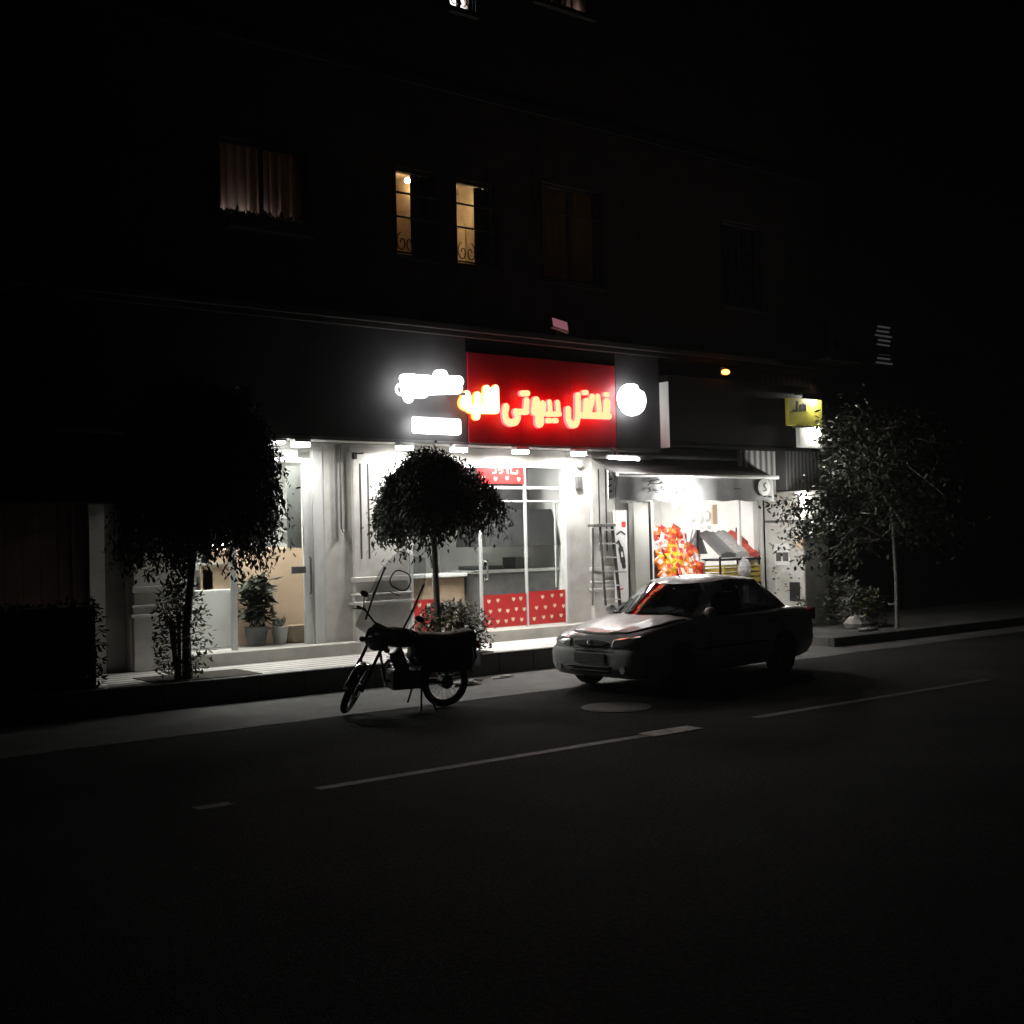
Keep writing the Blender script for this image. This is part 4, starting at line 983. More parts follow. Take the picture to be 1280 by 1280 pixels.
MB().box(9.75, 10.25, 16.3, 16.9, .475, 2.2).build('body', M['steel'], fd, bevel=.01); MB().box(10.2, 10.22, 16.27, 16.298, 1.1, 1.6).build('handle', M['black'], fd)

# ================================================================ TREES AND SHRUBS
def mop_tree(cx, cy, trunk_x, rx, ry, ztop, zmid, zbot, nst, label, seed, base=.31, trunk_top=2.3):
    t = thing('mophead_tree', label, 'tree', (trunk_x, cy, base), group='round-headed street trees on the pavement')
    g = np.random.default_rng(seed)
    m = MB().tube([(trunk_x, cy, base), (trunk_x - .01, cy, base + .6), (trunk_x + (cx - trunk_x) * .5, cy, trunk_top - .5), (cx, cy, trunk_top + .2)], [.06, .048, .042, .036], 10)
    for k in range(9):
        a = k * .7 + g.uniform(-.2, .2); L = g.uniform(.5, .9)
        p0 = Vector((cx, cy, trunk_top + g.uniform(-.15, .2))); p2 = Vector((cx + rx * L * math.cos(a), cy + ry * L * math.sin(a), zmid + (ztop - zmid) * (1 - L * L) * .8))
        m.tube([p0, p0.lerp(p2, .5) + Vector((0, 0, .15)), p2], [.026, .016, .008], 6)
    m.build('trunk', M['bark'], t, smooth=True)
    vs = []; fs = []
    for s_ in range(nst):
        a = g.uniform(0, 2 * math.pi); q = math.sqrt(g.uniform(0, 1))
        lump_ = 1 + .17 * math.sin(3 * a + seed) + .11 * math.sin(7 * a + 2 * seed) + g.normal() * .05 + (g.uniform(.05, .22) if g.uniform() < .06 else 0)
        x = cx + rx * q * lump_ * math.cos(a); y = cy + ry * q * lump_ * math.sin(a)
        top = zmid + (ztop - zmid) * math.sqrt(max(0, 1 - min(1, q) ** 2.4)) + g.normal() * .06 + .08 * math.sin(4 * x + seed) * math.cos(5 * y)
        bot = zbot + (.13 * math.sin(5 * a + seed) + .10 * math.sin(11 * a)) + .09 * math.cos(a) + g.normal() * .10 + .22 * max(0, .5 - q)
        # a twig with hanging leaves, somewhere between the dome and the fringe
        z = g.uniform(bot + .15, max(bot + .2, top)) if g.uniform() < .62 else top
        out = Vector((math.cos(a), math.sin(a), 0)) * g.uniform(.1, .5) * q
        L = min(g.uniform(.25, .55), max(.15, z - bot))
        nl = int(L / .028)
        for k in range(nl):
            tt = k / nl
            p = Vector((x, y, z)) + out * (tt * .5) + Vector((g.normal() * .03, g.normal() * .03, -L * tt ** 1.4 + .06 * tt))
            az = g.uniform(0, 6.283); el = -.75 + g.normal() * .45
            d = Vector((math.cos(az) * math.cos(el), math.sin(az) * math.cos(el), math.sin(el))); sd = Vector((-math.sin(az), math.cos(az), g.normal() * .4)).normalized()
            ln = g.uniform(.055, .11); w = ln * .2
            i0 = len(vs); c_ = p + d * ln * .5
            vs += [p, c_ + sd * w, p + d * ln, c_ - sd * w]; fs.append((i0, i0 + 1, i0 + 2, i0 + 3))
    MB().add(vs, fs).build('crown', M['leaf'], t, fix=False)
    return t
mop_tree(9.43, 14.1, 9.5, .71, .78, 3.14, 2.3, 2.0, 2100, 'slim round-headed tree behind the parked motorcycle', 3)
mop_tree(5.98, 14.1, 5.8, .80, .95, 3.95, 2.6, 1.78, 4600, 'larger dark round-headed tree before the office doorway', 5)

def shrub(name, label, x, y, z0, rx, ry, h, n, m_, size, seed, stems=9, cat='shrub', droop=.0, mix=None):
    t = thing(name, label, cat, (x, y, z0)); g = np.random.default_rng(seed)
    b = MB()
    for k in range(stems):
        a = g.uniform(0, 6.28); q = g.uniform(.3, .9)
        b.tube([(x + .05 * math.cos(a), y + .05 * math.sin(a), z0), (x + .4 * rx * q * math.cos(a), y + .4 * ry * q * math.sin(a), z0 + h * .5), (x + rx * q * math.cos(a), y + ry * q * math.sin(a), z0 + h * g.uniform(.7, 1.0))], [.012, .009, .004], 5)
    b.build('stem', M['bark'], t)
    def pos(g):
        a = g.uniform(0, 6.28); q = math.sqrt(g.uniform(0, 1)); zz = g.uniform(0.05, 1)
        w = math.sqrt(max(.05, 1 - (zz * 1.5 - .6) ** 2)) * (1 + .15 * math.sin(3 * a + seed))
        return (x + rx * q * w * math.cos(a), y + ry * q * w * math.sin(a), z0 + h * zz)
    m = MB(); leaves(m, n, pos, size, droop, .42, 0, seed)
    if mix: leaves(m, mix[1], lambda g: tuple(Vector(pos(g)) * .5 + Vector((x + mix[2], y + mix[3], z0 + h * mix[4])) * .5), size, droop, .5, 1, seed + 1)
    m.build('foliage', [m_] + ([mix[0]] if mix else []), t, fix=False)
shrub('low_shrub', 'leafy green shrub at the foot of the slim tree behind the motorcycle', 9.78, 14.2, .3, .62, .42, .74, 2300, M['leaf_shrub'], .09, 21)
shrub('low_shrub', 'feathery dark shrub under the larger round-headed tree', 5.74, 14.2, .3, .36, .36, 1.2, 1300, M['leaf_shrub'], .085, 22, 14)
shrub('leafy_bush', 'pale leaved bush with a yellow patch beside the whitewashed end wall', 18.75, 13.75, .15, .5, .4, .72, 700, M['leaf_grey'], .14, 23, 9, 'bush', .1, (M['leaf_yellow'], 60, .1, -.25, .75))
shrub('leafy_bush', 'tall dim bush behind the yellow-patched bush', 18.95, 14.35, .15, .45, .35, .95, 500, M['leaf_grey'], .13, 25, 9, 'bush')
shrub('potted_herb', 'small plant growing before the black hatch of the end wall', 17.95, 14.55, .15, .2, .2, .55, 160, M['leaf_grey'], .1, 26, 5, 'plant')
# wide garden tree on the right
rt = thing('garden_tree', 'wide leafy tree with thin pale trunk covering the far corner of the building', 'tree', (18.85, 13.06, .15))
g = np.random.default_rng(31)
tr = MB().tube([(18.82, 13.06, .15), (18.84, 13.06, 1.0), (18.83, 13.08, 1.9), (18.86, 13.1, 2.6), (18.8, 13.2, 3.4)], [.04, .036, .032, .03, .02], 10)
brs = []
for k in range(46):
    a = g.uniform(0, 6.28); el = g.uniform(-.35, 1.05); L = g.uniform(.8, 1.75)
    p0 = Vector((g.uniform(18.2, 18.85), 13.15, g.uniform(1.7, 3.3))); d = Vector((math.cos(a) * math.cos(el), math.sin(a) * math.cos(el) * .9, math.sin(el)))
    p1 = p0 + d * L * .5 + Vector((0, 0, .1)); p2 = p0 + d * L + Vector((0, 0, -.18 * L))
    brs.append((p0, p1, p2))
for tip in ((16.5, 14.0, 2.45), (16.9, 14.1, 2.2), (17.3, 14.2, 2.35), (17.1, 14.2, 1.9), (17.5, 14.3, 1.75), (16.75, 13.9, 2.3), (17.2, 14.0, 2.05), (17.0, 14.2, 1.7), (17.5, 14.1, 1.45), (17.6, 13.6, 2.6), (18.1, 14.1, 3.7), (18.3, 14.2, 3.9)):
    p0 = Vector((18.7, 13.3, 2.4)); p2 = Vector(tip); brs.append((p0, p0.lerp(p2, .5) + Vector((0, 0, .2)), p2))
for p0, p1, p2 in brs: tr.tube([p0, p1, p2], [.018, .011, .004], 5)
tr.build('trunk', M['bark_pale'], rt, smooth=True)
m = MB(); vs = []; fs = []
for bi, (p0, p1, p2) in enumerate(brs):
    for k in range(120 if bi < 46 else 110):
        tt = g.uniform(.25, 1.05); p = p0.lerp(p1, tt * 2) if tt < .5 else p1.lerp(p2, tt * 2 - 1)
        sp = .17 if bi < 46 else .07
        p = p + Vector((g.normal() * sp, g.normal() * sp, g.normal() * sp))
        az = g.uniform(0, 6.283); el = -.5 + g.normal() * .5
        d = Vector((math.cos(az) * math.cos(el), math.sin(az) * math.cos(el), math.sin(el))); sd = Vector((-math.sin(az), math.cos(az), g.normal() * .5)).normalized()
        ln = g.uniform(.08, .15); w = ln * .27; i0 = len(vs); c_ = p + d * ln * .5
        vs += [p, c_ + sd * w, p + d * ln, c_ - sd * w]; fs.append((i0, i0 + 1, i0 + 2, i0 + 3))
MB().add(vs, fs).build('crown', M['leaf_right'], rt, fix=False)
# dark clipped hedge at far left
hg = thing('clipped_hedge', 'dark clipped hedge on the pavement beyond the feathery shrub', 'hedge', (3.6, 14.4, .3)); g = np.random.default_rng(40)
m = MB(); leaves(m, 5200, lambda g: (g.uniform(1.9, 4.75), 14.05 + (1 if g.uniform() < .35 else 0) * g.uniform(0, .8) + abs(g.normal()) * .06, .32 + g.uniform(0, 1.0)), .09, .3, .5, 0, 40)
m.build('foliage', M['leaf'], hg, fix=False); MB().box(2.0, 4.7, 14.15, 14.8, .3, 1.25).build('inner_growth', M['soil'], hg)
# boulders and rubble
def rock(x, y, z, sx, sy, sz, seed, label, m_='rock'):
    o = MB().ball((x, y, z + sz * .7), sx, sy, sz, 9, 6, 0, .22, seed).build('broken_slab', M[m_], None); tag(o, label, 'rubble')
rock(9.2, 13.0, 0, .26, .12, .05, 1, 'flat pale slab lying in the gutter behind the motorcycle')
rock(10.0, 13.3, 0, .2, .07, .03, 2, 'small pale chip in the gutter nearest the car')
rock(18.35, 13.55, .15, .3, .2, .14, 3, 'grey boulder at the foot of the yellow-patched bush')
rock(18.0, 13.1, .15, .3, .1, .04, 4, 'thin flat slab on the low pavement behind the car')

# utility cover in the road
mc = thing('manhole_cover', 'round iron manhole cover in the asphalt beside the parked car', 'manhole cover', (9.14, 10.03, 0))
b = MB()
b.loft([[(9.14 + q * math.cos(a), 10.03 + q * math.sin(a), z) for a in [2 * math.pi * i / 36 for i in range(36)]] for q, z in ((.4, .004), (.4, .013), (.36, .014))])
b.build('frame', M['kerb'], mc); MB().loft([[(9.14 + .345 * math.cos(a), 10.03 + .345 * math.sin(a), z) for a in [2 * math.pi * i / 36 for i in range(36)]] for z in (.006, .018)]).build('lid', M['kerb'], mc)

# far house on the right with one blinded window
fh = thing('far_house', 'dark house far behind the garden tree with one slatted bright window', 'house', (34, 27, 0))
MB().box(29, 44, 27, 36, 0, 8.5).build('wall', M['brick'], fh); MB().box(28.8, 44.2, 26.8, 36.2, 8.503, 8.8).build('roof', M['cornice'], fh)
d = f + r * ((1105 - 640) / 1500) - u * ((430 - 640) / 1500); t_ = 26.9 / d.y; fx, fz = d.x * t_, H + d.z * t_
wn = MB().box(fx - .6, fx + .6, 26.93, 26.99, fz - .85, fz + .85).build('window', M['steel_dark'], fh)
b = MB()
for k in range(9):
    x0 = fx - .5 + .09 * (k % 3); b.box(x0, fx + .5 - .07 * ((k * 2) % 3), 26.9, 26.925, fz - .75 + k * .17, fz - .75 + k * .17 + .06)
b.build('blind', E_FAR, wn)

# ================================================================ CAR
car = thing('parked_car', 'dusty silver four-door saloon car parked before the greengrocer', 'car', (0, 0, 0))
def interp(xs, ys, x): return float(np.interp(x, xs, ys))
SX = [0, .03, .1, .22, .45, .8, 1.1, 1.35, 2.0, 2.8, 3.4, 3.75, 4.0, 4.14, 4.21, 4.24]
SW = [.56, .66, .735, .78, .81, .832, .838, .838, .838, .838, .828, .805, .765, .715, .65, .54]
SB = [.30, .24, .21, .19, .18, .18, .18, .18, .18, .18, .18, .2, .23, .27, .31, .36]
ST = [.60, .685, .735, .78, .83, .89, .925, .93, .93, .935, .94, .94, .925, .90, .86, .76]
def section(x):
    w, bz, tz = (interp(SX, q, x) for q in (SW, SB, ST))
    hh = tz - bz
    pr = [(0, bz), (.6 * w, bz), (.9 * w, bz + .02), (.975 * w, bz + .10), (1.0 * w, bz + .3 * hh), (1.0 * w, bz + .55 * hh), (.985 * w, bz + .74 * hh), (.955 * w, bz + .87 * hh), (.89 * w, tz - .03), (.78 * w, tz - .004), (.55 * w, tz + .018), (.28 * w, tz + .028), (0, tz + .03)]
    return [(x, -a, z) for a, z in pr] + [(x, a, z) for a, z in pr[-2:0:-1]]
xs = sorted(set(SX + [i * .12 for i in range(1, 35)]))
bodyb = MB().loft([section(x) for x in xs])
me = bodyb.mesh('car_shell', Vector((0, 0, 0)))
bm = bmesh.new(); bm.from_mesh(me); bmesh.ops.recalc_face_normals(bm, faces=bm.faces); bm.to_mesh(me)
BV = BVHTree.FromBMesh(bm); bm.free()
shell = bpy.data.objects.new('car_shell', me); COL.objects.link(shell)
cutm = MB()
FA, RA, TR = .80, 3.21, .72
for ax in (FA, RA):
    for s_ in (-1, 1): cutm.tube([(ax, s_ * .55, .30), (ax, s_ * 1.0, .30)], .345, 28)
cut = cutm.build('wheel_arch_cutter', M['black'], None)
md = shell.modifiers.new('b', 'BOOLEAN'); md.object = cut; md.operation = 'DIFFERENCE'; md.solver = 'EXACT'
dg = bpy.context.evaluated_depsgraph_get(); dg.update()
me2 = bpy.data.meshes.new_from_object(shell.evaluated_get(dg))
bpy.data.objects.remove(shell); bpy.data.objects.remove(cut)
me2.name = 'body'; me2.materials.clear(); me2.materials.append(M['carpaint'])
me2.polygons.foreach_set('material_index', [0] * len(me2.polygons)); me2.polygons.foreach_set('use_smooth', [True] * len(me2.polygons)); me2.set_sharp_from_angle(angle=R(40))
body = bpy.data.objects.new('body', me2); COL.objects.link(body); body.parent = car
def hit(o, d):
    q = BV.ray_cast(Vector(o), Vector(d)); return q[0]
def patch_front(name, m_, parent, top, bot, y0, y1, off=.008, n=14, k=4, mir=False, smooth=True):
    """panel lying on the nose; top/bot give z across y"""
    for sgn in ((1, -1) if mir else (1,)):
        vs = []; fs = []
        for i in range(n + 1):
            y = y0 + (y1 - y0) * i / n; zt, zb = top(i / n), bot(i / n)
            for j in range(k + 1):
                z = zb + (zt - zb) * j / k; p = hit((-1, sgn * y, z), (1, 0, 0))
                if p is None: p = Vector((.3, sgn * y, z))
                vs.append((p.x - off, sgn * y, z))
        for i in range(n):
            for j in range(k): fs.append((i * (k + 1) + j, (i + 1) * (k + 1) + j, (i + 1) * (k + 1) + j + 1, i * (k + 1) + j + 1))
        o = MB().add(vs, fs).build(name, m_, parent, smooth='all' if smooth else False, fix=False)
        sd = o.modifiers.new('t', 'SOLIDIFY'); sd.thickness = .012; sd.offset = 0
    return o
# hood as its own panel with shut line
vs = []; fs = []; nI, nJ = 16, 20
for i in range(nI + 1):
    for j in range(nJ + 1):
        x = .17 + (1.09 - .17) * i / nI; a = j / nJ * 2 - 1
        w = interp([.17, .3, .6, 1.09], [.46, .56, .66, .715], x); xx = x - .09 * (1 - a * a) * (1 - i / nI)
        p = hit((xx, a * w, 2), (0, 0, -1)); vs.append((xx, a * w, p.z + .009 + .010 * math.exp(-((abs(a) - .55) / .12) ** 2)))
for i in range(nI):
    for j in range(nJ): q = i * (nJ + 1) + j; fs.append((q, q + 1, q + nJ + 2, q + nJ + 1))
hood = MB().add(vs, fs).build('hood', M['carpaint'], car, smooth='all', fix=True); sd = hood.modifiers.new('t', 'SOLIDIFY'); sd.thickness = .014; sd.offset = -1
# bumper: thicker band round the nose
rings = []
for j, (z, e_) in enumerate(((.22, .0), (.26, .022), (.36, .035), (.5, .04), (.55, .03), (.58, .006))):
    row = []
    for i in range(33):
        a = -math.pi / 2 + math.pi * i / 32
        y = .835 * math.sin(a); xo = hit((-1, max(-.8, min(.8, y * .955)), min(z, .62)), (1, 0, 0))
        if abs(y) > .79: p = Vector((.3 + (abs(y) - .79) * 6.0, y, z))
        else: p = Vector((xo.x if xo else .2, y, z))
        row.append((p.x - e_ * math.cos(a) * 1.0, p.y + (e_ * .5 if y > 0 else -e_ * .5) * abs(math.sin(a)) ** 4, z))
    rings.append(row)
MB().loft(rings, closed=False, caps=False).build('front_bumper', M['bumper'], car, smooth='all', fix=True)
MB().box(4.12, 4.26, -.66, .66, .38, .58).build('rear_bumper', M['bumper'], car, bevel=.05)
gr = patch_front('grille', M['black'], car, lambda t: .665 + .03 * math.sin(math.pi * t) ** .6, lambda t: .655 - .055 * math.sin(math.pi * t) ** .6, -.31, .31, .022)
b = MB()
for z in (.63, .65, .67):
    p = hit((-1, 0, z), (1, 0, 0)); b.tube([(hit((-1, y, z), (1, 0, 0)).x - .032, y, z) for y in (-.24, -.12, 0, .12, .24)], .005, 6)
b.build('slat', M['steel_dark'], gr)
p = hit((-1, 0, .655), (1, 0, 0)); MB().ball((p.x - .04, 0, .655), .012, .055, .032, 16, 8).build('badge', M['chrome'], gr, smooth=True)
patch_front('grille_bar', M['chrome'], car, lambda t: .602 - .012 * math.sin(math.pi * t), lambda t: .585 - .02 * math.sin(math.pi * t), -.33, .33, .05, 14, 1)
hl = patch_front('headlight', M['lampglass'], car, lambda t: .70 + .05 * t ** .8, lambda t: .60 + .055 * t ** 1.4, .35, .70, .012, 14, 5, True)
for s_ in (-1, 1):
    pass
patch_front('lower_intake', M['black'], car, lambda t: .365, lambda t: .335, -.38, .38, .05, 14, 2)
patch_front('lower_intake', M['black'], car, lambda t: .31, lambda t: .285, -.36, .36, .045, 14, 2)
p = hit((-1, 0, .47), (1, 0, 0))
pl_ = MB().box(p.x - .058, p.x - .045, -.26, .26, .41, .525).build('number_plate', mat('dim_plate', (.22, .22, .21), .5, .25, 40), car)
for s_ in (-1, 1):
    q = hit((-1, s_ * .55, .36), (1, 0, 0)); MB().tube([(q.x - .05, s_ * .55, .33), (q.x - .02, s_ * .55, .33)], .045, 16).build('fog_lamp', M['lampglass'], car, smooth=True)
# greenhouse
def gh(half):
    return half
B_ = [(.96, 0), (1.04, .34), (1.25, .665), (1.38, .74), (2.20, .755), (2.28, .755), (3.16, .74), (3.50, .665), (3.66, .36), (3.70, 0)]
T_ = [(1.68, 0), (1.735, .28), (1.86, .515), (1.94, .565), (2.22, .59), (2.30, .59), (2.86, .565), (2.98, .50), (3.05, .26), (3.06, 0)]
def zB(x): return interp([.98, 1.2, 3.4, 3.7], [.935, .93, .95, .965], x)
def zT(x): return interp([1.7, 2.0, 2.4, 2.8, 3.06], [1.345, 1.39, 1.405, 1.385, 1.325], x)
def gp(i, t, sgn):
    bx, by = B_[i]; tx, ty = T_[i]; bul = .028 * math.sin(math.pi * t)
    x = bx + (tx - bx) * t; y = by + (ty - by) * t + (bul if by > .5 else 0); z = zB(bx) + (zT(tx) - zB(bx)) * t + (.02 * math.sin(math.pi * t) if by < .5 else 0)
    return (x, sgn * y, z)
def gpatch(i0, i1, both, name, m_, off=0.0):
    NT = 6
    for sgn in ((1, -1) if both else (0,)):
        if sgn: cols = [(i, sgn) for i in range(i0, i1 + 1)]
        else: cols = [(i, -1) for i in range(i1, i0 - 1, -1)] + [(i, 1) for i in range(i0, i1 + 1)]
        if not sgn: cols = [c_ for k, c_ in enumerate(cols) if not (c_[0] in (0, 9) and c_[1] == 1)] if i0 == 0 else [(i, 1) for i in range(i0, i1 + 1)] + [(i, -1) for i in range(i1 - 1, i0 - 1, -1)]
        vs = [gp(i, j / NT, s_) for i, s_ in cols for j in range(NT + 1)]; fs = []
        for a in range(len(cols) - 1):
            for j in range(NT): q = a * (NT + 1) + j; fs.append((q, q + NT + 1, q + NT + 2, q + 1))
        o = MB().add(vs, fs).build(name, m_, car, smooth='all', fix=True)
    return o
gpatch(0, 2, False, 'windscreen', M['carglass']); gpatch(3, 4, True, 'side_window', M['carglass']); gpatch(5, 6, True, 'side_window', M['carglass']); gpatch(7, 9, False, 'rear_window', M['carglass'])
gpatch(2, 3, True, 'front_pillar', M['carpaint']); gpatch(4, 5, True, 'centre_pillar', M['black']); gpatch(6, 7, True, 'rear_pillar', M['carpaint'])
ring = [(T_[i], 1) for i in range(10)] + [(T_[i], -1) for i in range(8, 0, -1)]
rings = []
for sc_ in (1.0, .93, .75, .5, .25, .02):
    rings.append([(2.38 + (x - 2.38) * sc_, s_ * y * sc_, zT(2.38 + (x - 2.38) * sc_) + .05 * (1 - sc_ ** 2) ** .8) for (x, y), s_ in ring])
rf = MB().loft(rings, caps=False); rf.build('roof', M['carpaint'], car, smooth='all')
MB().tube([(1.9, 0, 1.42), (1.8, 0, 1.48)], .006, 6).build('aerial', M['black'], car)
# cabin: dark trim, seats, wheel
MB().box(1.2, 3.5, -.66, .66, .945, .972).build('cabin_trim', M['black'], car)
b = MB()
for y in (-.35, .35): b.hexa([(2.35, y - .22, .95), (2.47, y - .22, .95), (2.47, y + .22, .95), (2.35, y + .22, .95)], [(2.47, y - .18, 1.2), (2.56, y - .18, 1.2), (2.56, y + .18, 1.2), (2.47, y + .18, 1.2)]).box(2.5, 2.57, y - .1, y + .1, 1.215, 1.32)
b.build('seat', M['black'], car, bevel=.02)
MB().ring((1.72, -.35, 1.02), (.9, 0, .45), .16, .014, 24, 6).build('steering_wheel', M['black'], car)
MB().box(1.86, 1.88, -.11, .11, 1.28, 1.33).build('inner_mirror', M['black'], car)
for s_ in (-1, 1):
    MB().ball((1.40, s_ * .87, .99), .055, .09, .07, 14, 9).box(1.39, 1.43, min(s_ * .74, s_ * .8), max(s_ * .74, s_ * .8), .96, .99).build('door_mirror', M['carpaint'], car, smooth=True)
b = MB().tube([(1.05, .3, .965), (1.28, -.1, 1.1)], .008, 6).tube([(1.05, -.25, .965), (1.28, -.6, 1.06)], .008, 6); b.build('wiper', M['black'], car)
def side(xa, za, y, off=.006):
    p = hit((xa, y * 2, za), (0, -1 if y > 0 else 1, 0)); return Vector((xa, p.y + (off if y > 0 else -off), za))
for s_ in (-1, 1):
    for xh in (2.15, 3.0): 
        p = side(xh, .80, s_, .02); MB().box(p.x - .08, p.x + .08, p.y - .012, p.y + .012, .79, .815).build('door_handle', M['black'], car, bevel=.005)
    for xh in (1.42, 2.34, 3.12): MB().tube([side(xh + (.1 if xh > 3 else 0) * (1 - k / 8), .26 + k * .08, s_, .001) for k in range(8)], .004, 5).build('door_gap', M['black'], car)
    b = MB().tube([side(1.15 + k * .18, .52, s_, .008) for k in range(10)], .016, 6); b.build('rubbing_strip', M['black'], car)
    q = MB().box(4.08, 4.2, min(s_ * .52, s_ * .735), max(s_ * .52, s_ * .735), .72, .9); q.build('tail_lamp', M['redlens'], car, bevel=.02)
def wheel(ax, s_):
    y = s_ * .745; o = thing('w', None, None)
    bpy.data.objects.remove(o)
    m = MB(); prof = [(.20, -.085), (.255, -.092), (.285, -.075), (.292, 0), (.285, .075), (.255, .092), (.20, .085)]
    rings = []
    for i in range(32):
        a = 2 * math.pi * i / 32; rings.append([(ax + q * math.cos(a), y + dy, .292 + q * math.sin(a)) for q, dy in prof])
    rings.append(rings[0]); m.loft(rings, closed=True, caps=False)
    w = m.build('wheel', M['rubber'], car, smooth=True)
    rm = MB(); rm.tube([(ax, y + s_ * .05, .292), (ax, y + s_ * .07, .292)], .2, 28); rm.tube([(ax, y + s_ * .071, .292), (ax, y + s_ * .088, .292)], .05, 14)
    for k in range(6):
        a = k * math.pi / 3; rm.tube([(ax + .05 * math.cos(a), y + s_ * .078, .292 + .05 * math.sin(a)), (ax + .185 * math.cos(a), y + s_ * .078, .292 + .185 * math.sin(a))], .016, 6)
    rm.build('rim', M['steel_dark'], w)
for ax in (FA, RA):
    for s_ in (-1, 1): wheel(ax, s_)
MB().box(.5, 3.7, -.5, .5, .16, .3).build('underbody', M['black'], car)
car.scale = (.95, .95, .95); car.location = (9.76, 11.14, .006); car.rotation_euler = (0, 0, R(6.7))

# ================================================================ MOTORCYCLE
bk = thing('motorcycle', 'black delivery motorcycle with tall windshield and saddlebags at the kerb', 'motorcycle', (0, 0, 0))
def bike_wheel(c, m=None, xf=None, drum=.08):
    w = MB(xf).ring(c, (0, 1, 0), .268, .042, 40, 10).build('wheel', M['rubber'], bk, smooth=True)
    q = MB(xf).ring(c, (0, 1, 0), .228, .014, 36, 8)
    for k in range(18):
        a = k * math.pi / 9; q.tube([(c[0] + .03 * math.cos(a + .5), c[1] + (.03 if k % 2 else -.03), c[2] + .03 * math.sin(a + .5)), (c[0] + .226 * math.cos(a), c[1], c[2] + .226 * math.sin(a))], .0025, 4)
    q.build('rim', M['enginemetal'], w, smooth=True)
    MB(xf).tube([(c[0], c[1] - .07, c[2]), (c[0], c[1] + .07, c[2])], drum, 18).build('hub', M['enginemetal'], w, smooth=True)
WB = 1.16
bike_wheel((0, 0, .312))
# steering: rotate everything in front about the raked axis
st0, st1 = Vector((WB, 0, .312)), Vector((WB - .36, 0, 1.02)); axis = (st1 - st0).normalized()
XF = Matrix.Translation(st1) @ Matrix.Rotation(R(57), 4, axis) @ Matrix.Translation(-st1)
bike_wheel((WB, 0, .312), xf=XF)
b = MB(XF)
for y in (-.085, .085): b.tube([(WB, y, .312), (WB - .15, y, .62)], .026, 10).tube([(WB - .15, y, .62), (WB - .36, y, 1.03)], .019, 10)
b.build('fork', M['blackmetal'], bk, smooth=True)
MB(XF).box(WB - .36, WB - .28, -.12, .12, .98, 1.02).box(WB - .26, WB - .2, -.12, .12, .80, .84).build('yoke', M['blackmetal'], bk, bevel=.008)
rings = []
for i in range(13):
    a = R(20 + i * 11.5); rings.append([(WB + q * math.cos(a), y, .312 + q * math.sin(a)) for y, q in ((-.07, .30), (-.06, .335), (0, .345), (.06, .335), (.07, .30))])
fd_ = MB(XF).loft(rings, closed=False, caps=False).build('front_mudguard', M['chrome'], bk, smooth='all', fix=True); sd = fd_.modifiers.new('t', 'SOLIDIFY'); sd.thickness = .006
b = MB(XF).tube([(WB - .40, -.38, 1.10), (WB - .36, -.28, 1.12), (WB - .31, -.12, 1.05), (WB - .31, .12, 1.05), (WB - .36, .28, 1.12), (WB - .40, .38, 1.10)], .012, 8)
hb = b.build('handlebar', M['blackmetal'], bk, smooth=True)
for y in (-1, 1): MB(XF).tube([(WB - .41, y * .40, 1.095), (WB - .375, y * .29, 1.118)], .018, 8).build('grip', M['rubber'], hb, smooth=True)
MB(XF).tube([(WB - .33, -.3, 1.13), (WB - .30, -.42, 1.10)], .007, 6).tube([(WB - .33, .3, 1.13), (WB - .30, .42, 1.10)], .007, 6).build('lever', M['chrome'], hb)
for y in (-.3, .3):
    MB(XF).tube([(WB - .34, y, 1.12), (WB - .36, y * 1.15, 1.26)], .007, 6).ball((WB - .37, y * 1.2, 1.30), .018, .055, .04, 12, 8).build('mirror', M['black'], bk, smooth=True)
hlb = MB(XF).tube([(WB - .28, 0, .90), (WB - .20, 0, .90), (WB - .12, 0, .89)], [.075, .10, .095], 20).build('headlight', M['black'], bk, smooth=True)
MB(XF).tube([(WB - .119, 0, .89), (WB - .105, 0, .889)], [.088, .06], 20).build('lens', M['lampglass'], hlb, smooth=True)
MB(XF).box(WB - .3, WB - .2, -.15, .15, .82, 1.0).build('headlight_shroud', M['black'], bk, bevel=.03)
for y in (-.16, .16):
    MB(XF).ball((WB - .2, y, .84), .035, .04, .035, 12, 8).build('indicator', M['amber'], bk, smooth=True)
# tall windshield: curved clear sheet on two black stays, with a rubber-edged opening
def wsp(a, t):      # a across -1..1, t up 0..1
    wdt = .29 if t < .62 else .29 - .15 * ((t - .62) / .38) ** 1.6
    return (WB - .06 - .34 * t - .10 * a * a, a * wdt, .98 + 1.0 * t)
vs = []; fs = []
for i in range(15):
    for j in range(15): vs.append(wsp(i / 7 - 1, j / 14))
for i in range(14):
    for j in range(14): q = i * 15 + j; fs.append((q, q + 15, q + 16, q + 1))
ws = MB(XF).add(vs, fs).build('windshield', M['screen'], bk, smooth='all', fix=False)
pts = []
for k in range(33):
    an = 2 * math.pi * k / 32; ca, sa = math.cos(an), math.sin(an)
    a = .42 * math.copysign(abs(ca) ** .7, ca); t = .70 + .10 * math.copysign(abs(sa) ** .7, sa)
    p = Vector(wsp(a, t)); pts.append((p.x + .008, p.y, p.z))
MB(XF).tube(pts, .0085, 6).build('black_ring_trim', M['black'], ws, smooth=True)
MB(XF).tube([tuple(Vector(wsp(a, .54)) + Vector((.008, 0, 0))) for a in (-.25, 0, .25)], .006, 6).build('slot_trim', M['black'], ws)
for y in (-.25, .25):
    MB(XF).tube([(WB - .30, y * .9, 1.04), (WB - .36, y, 1.36), (WB - .43, y, 1.68)], .012, 8).ball((WB - .36, y, 1.36), .02).ball((WB - .43, y, 1.68), .018).build('windshield_stay', M['black'], bk, smooth=True)
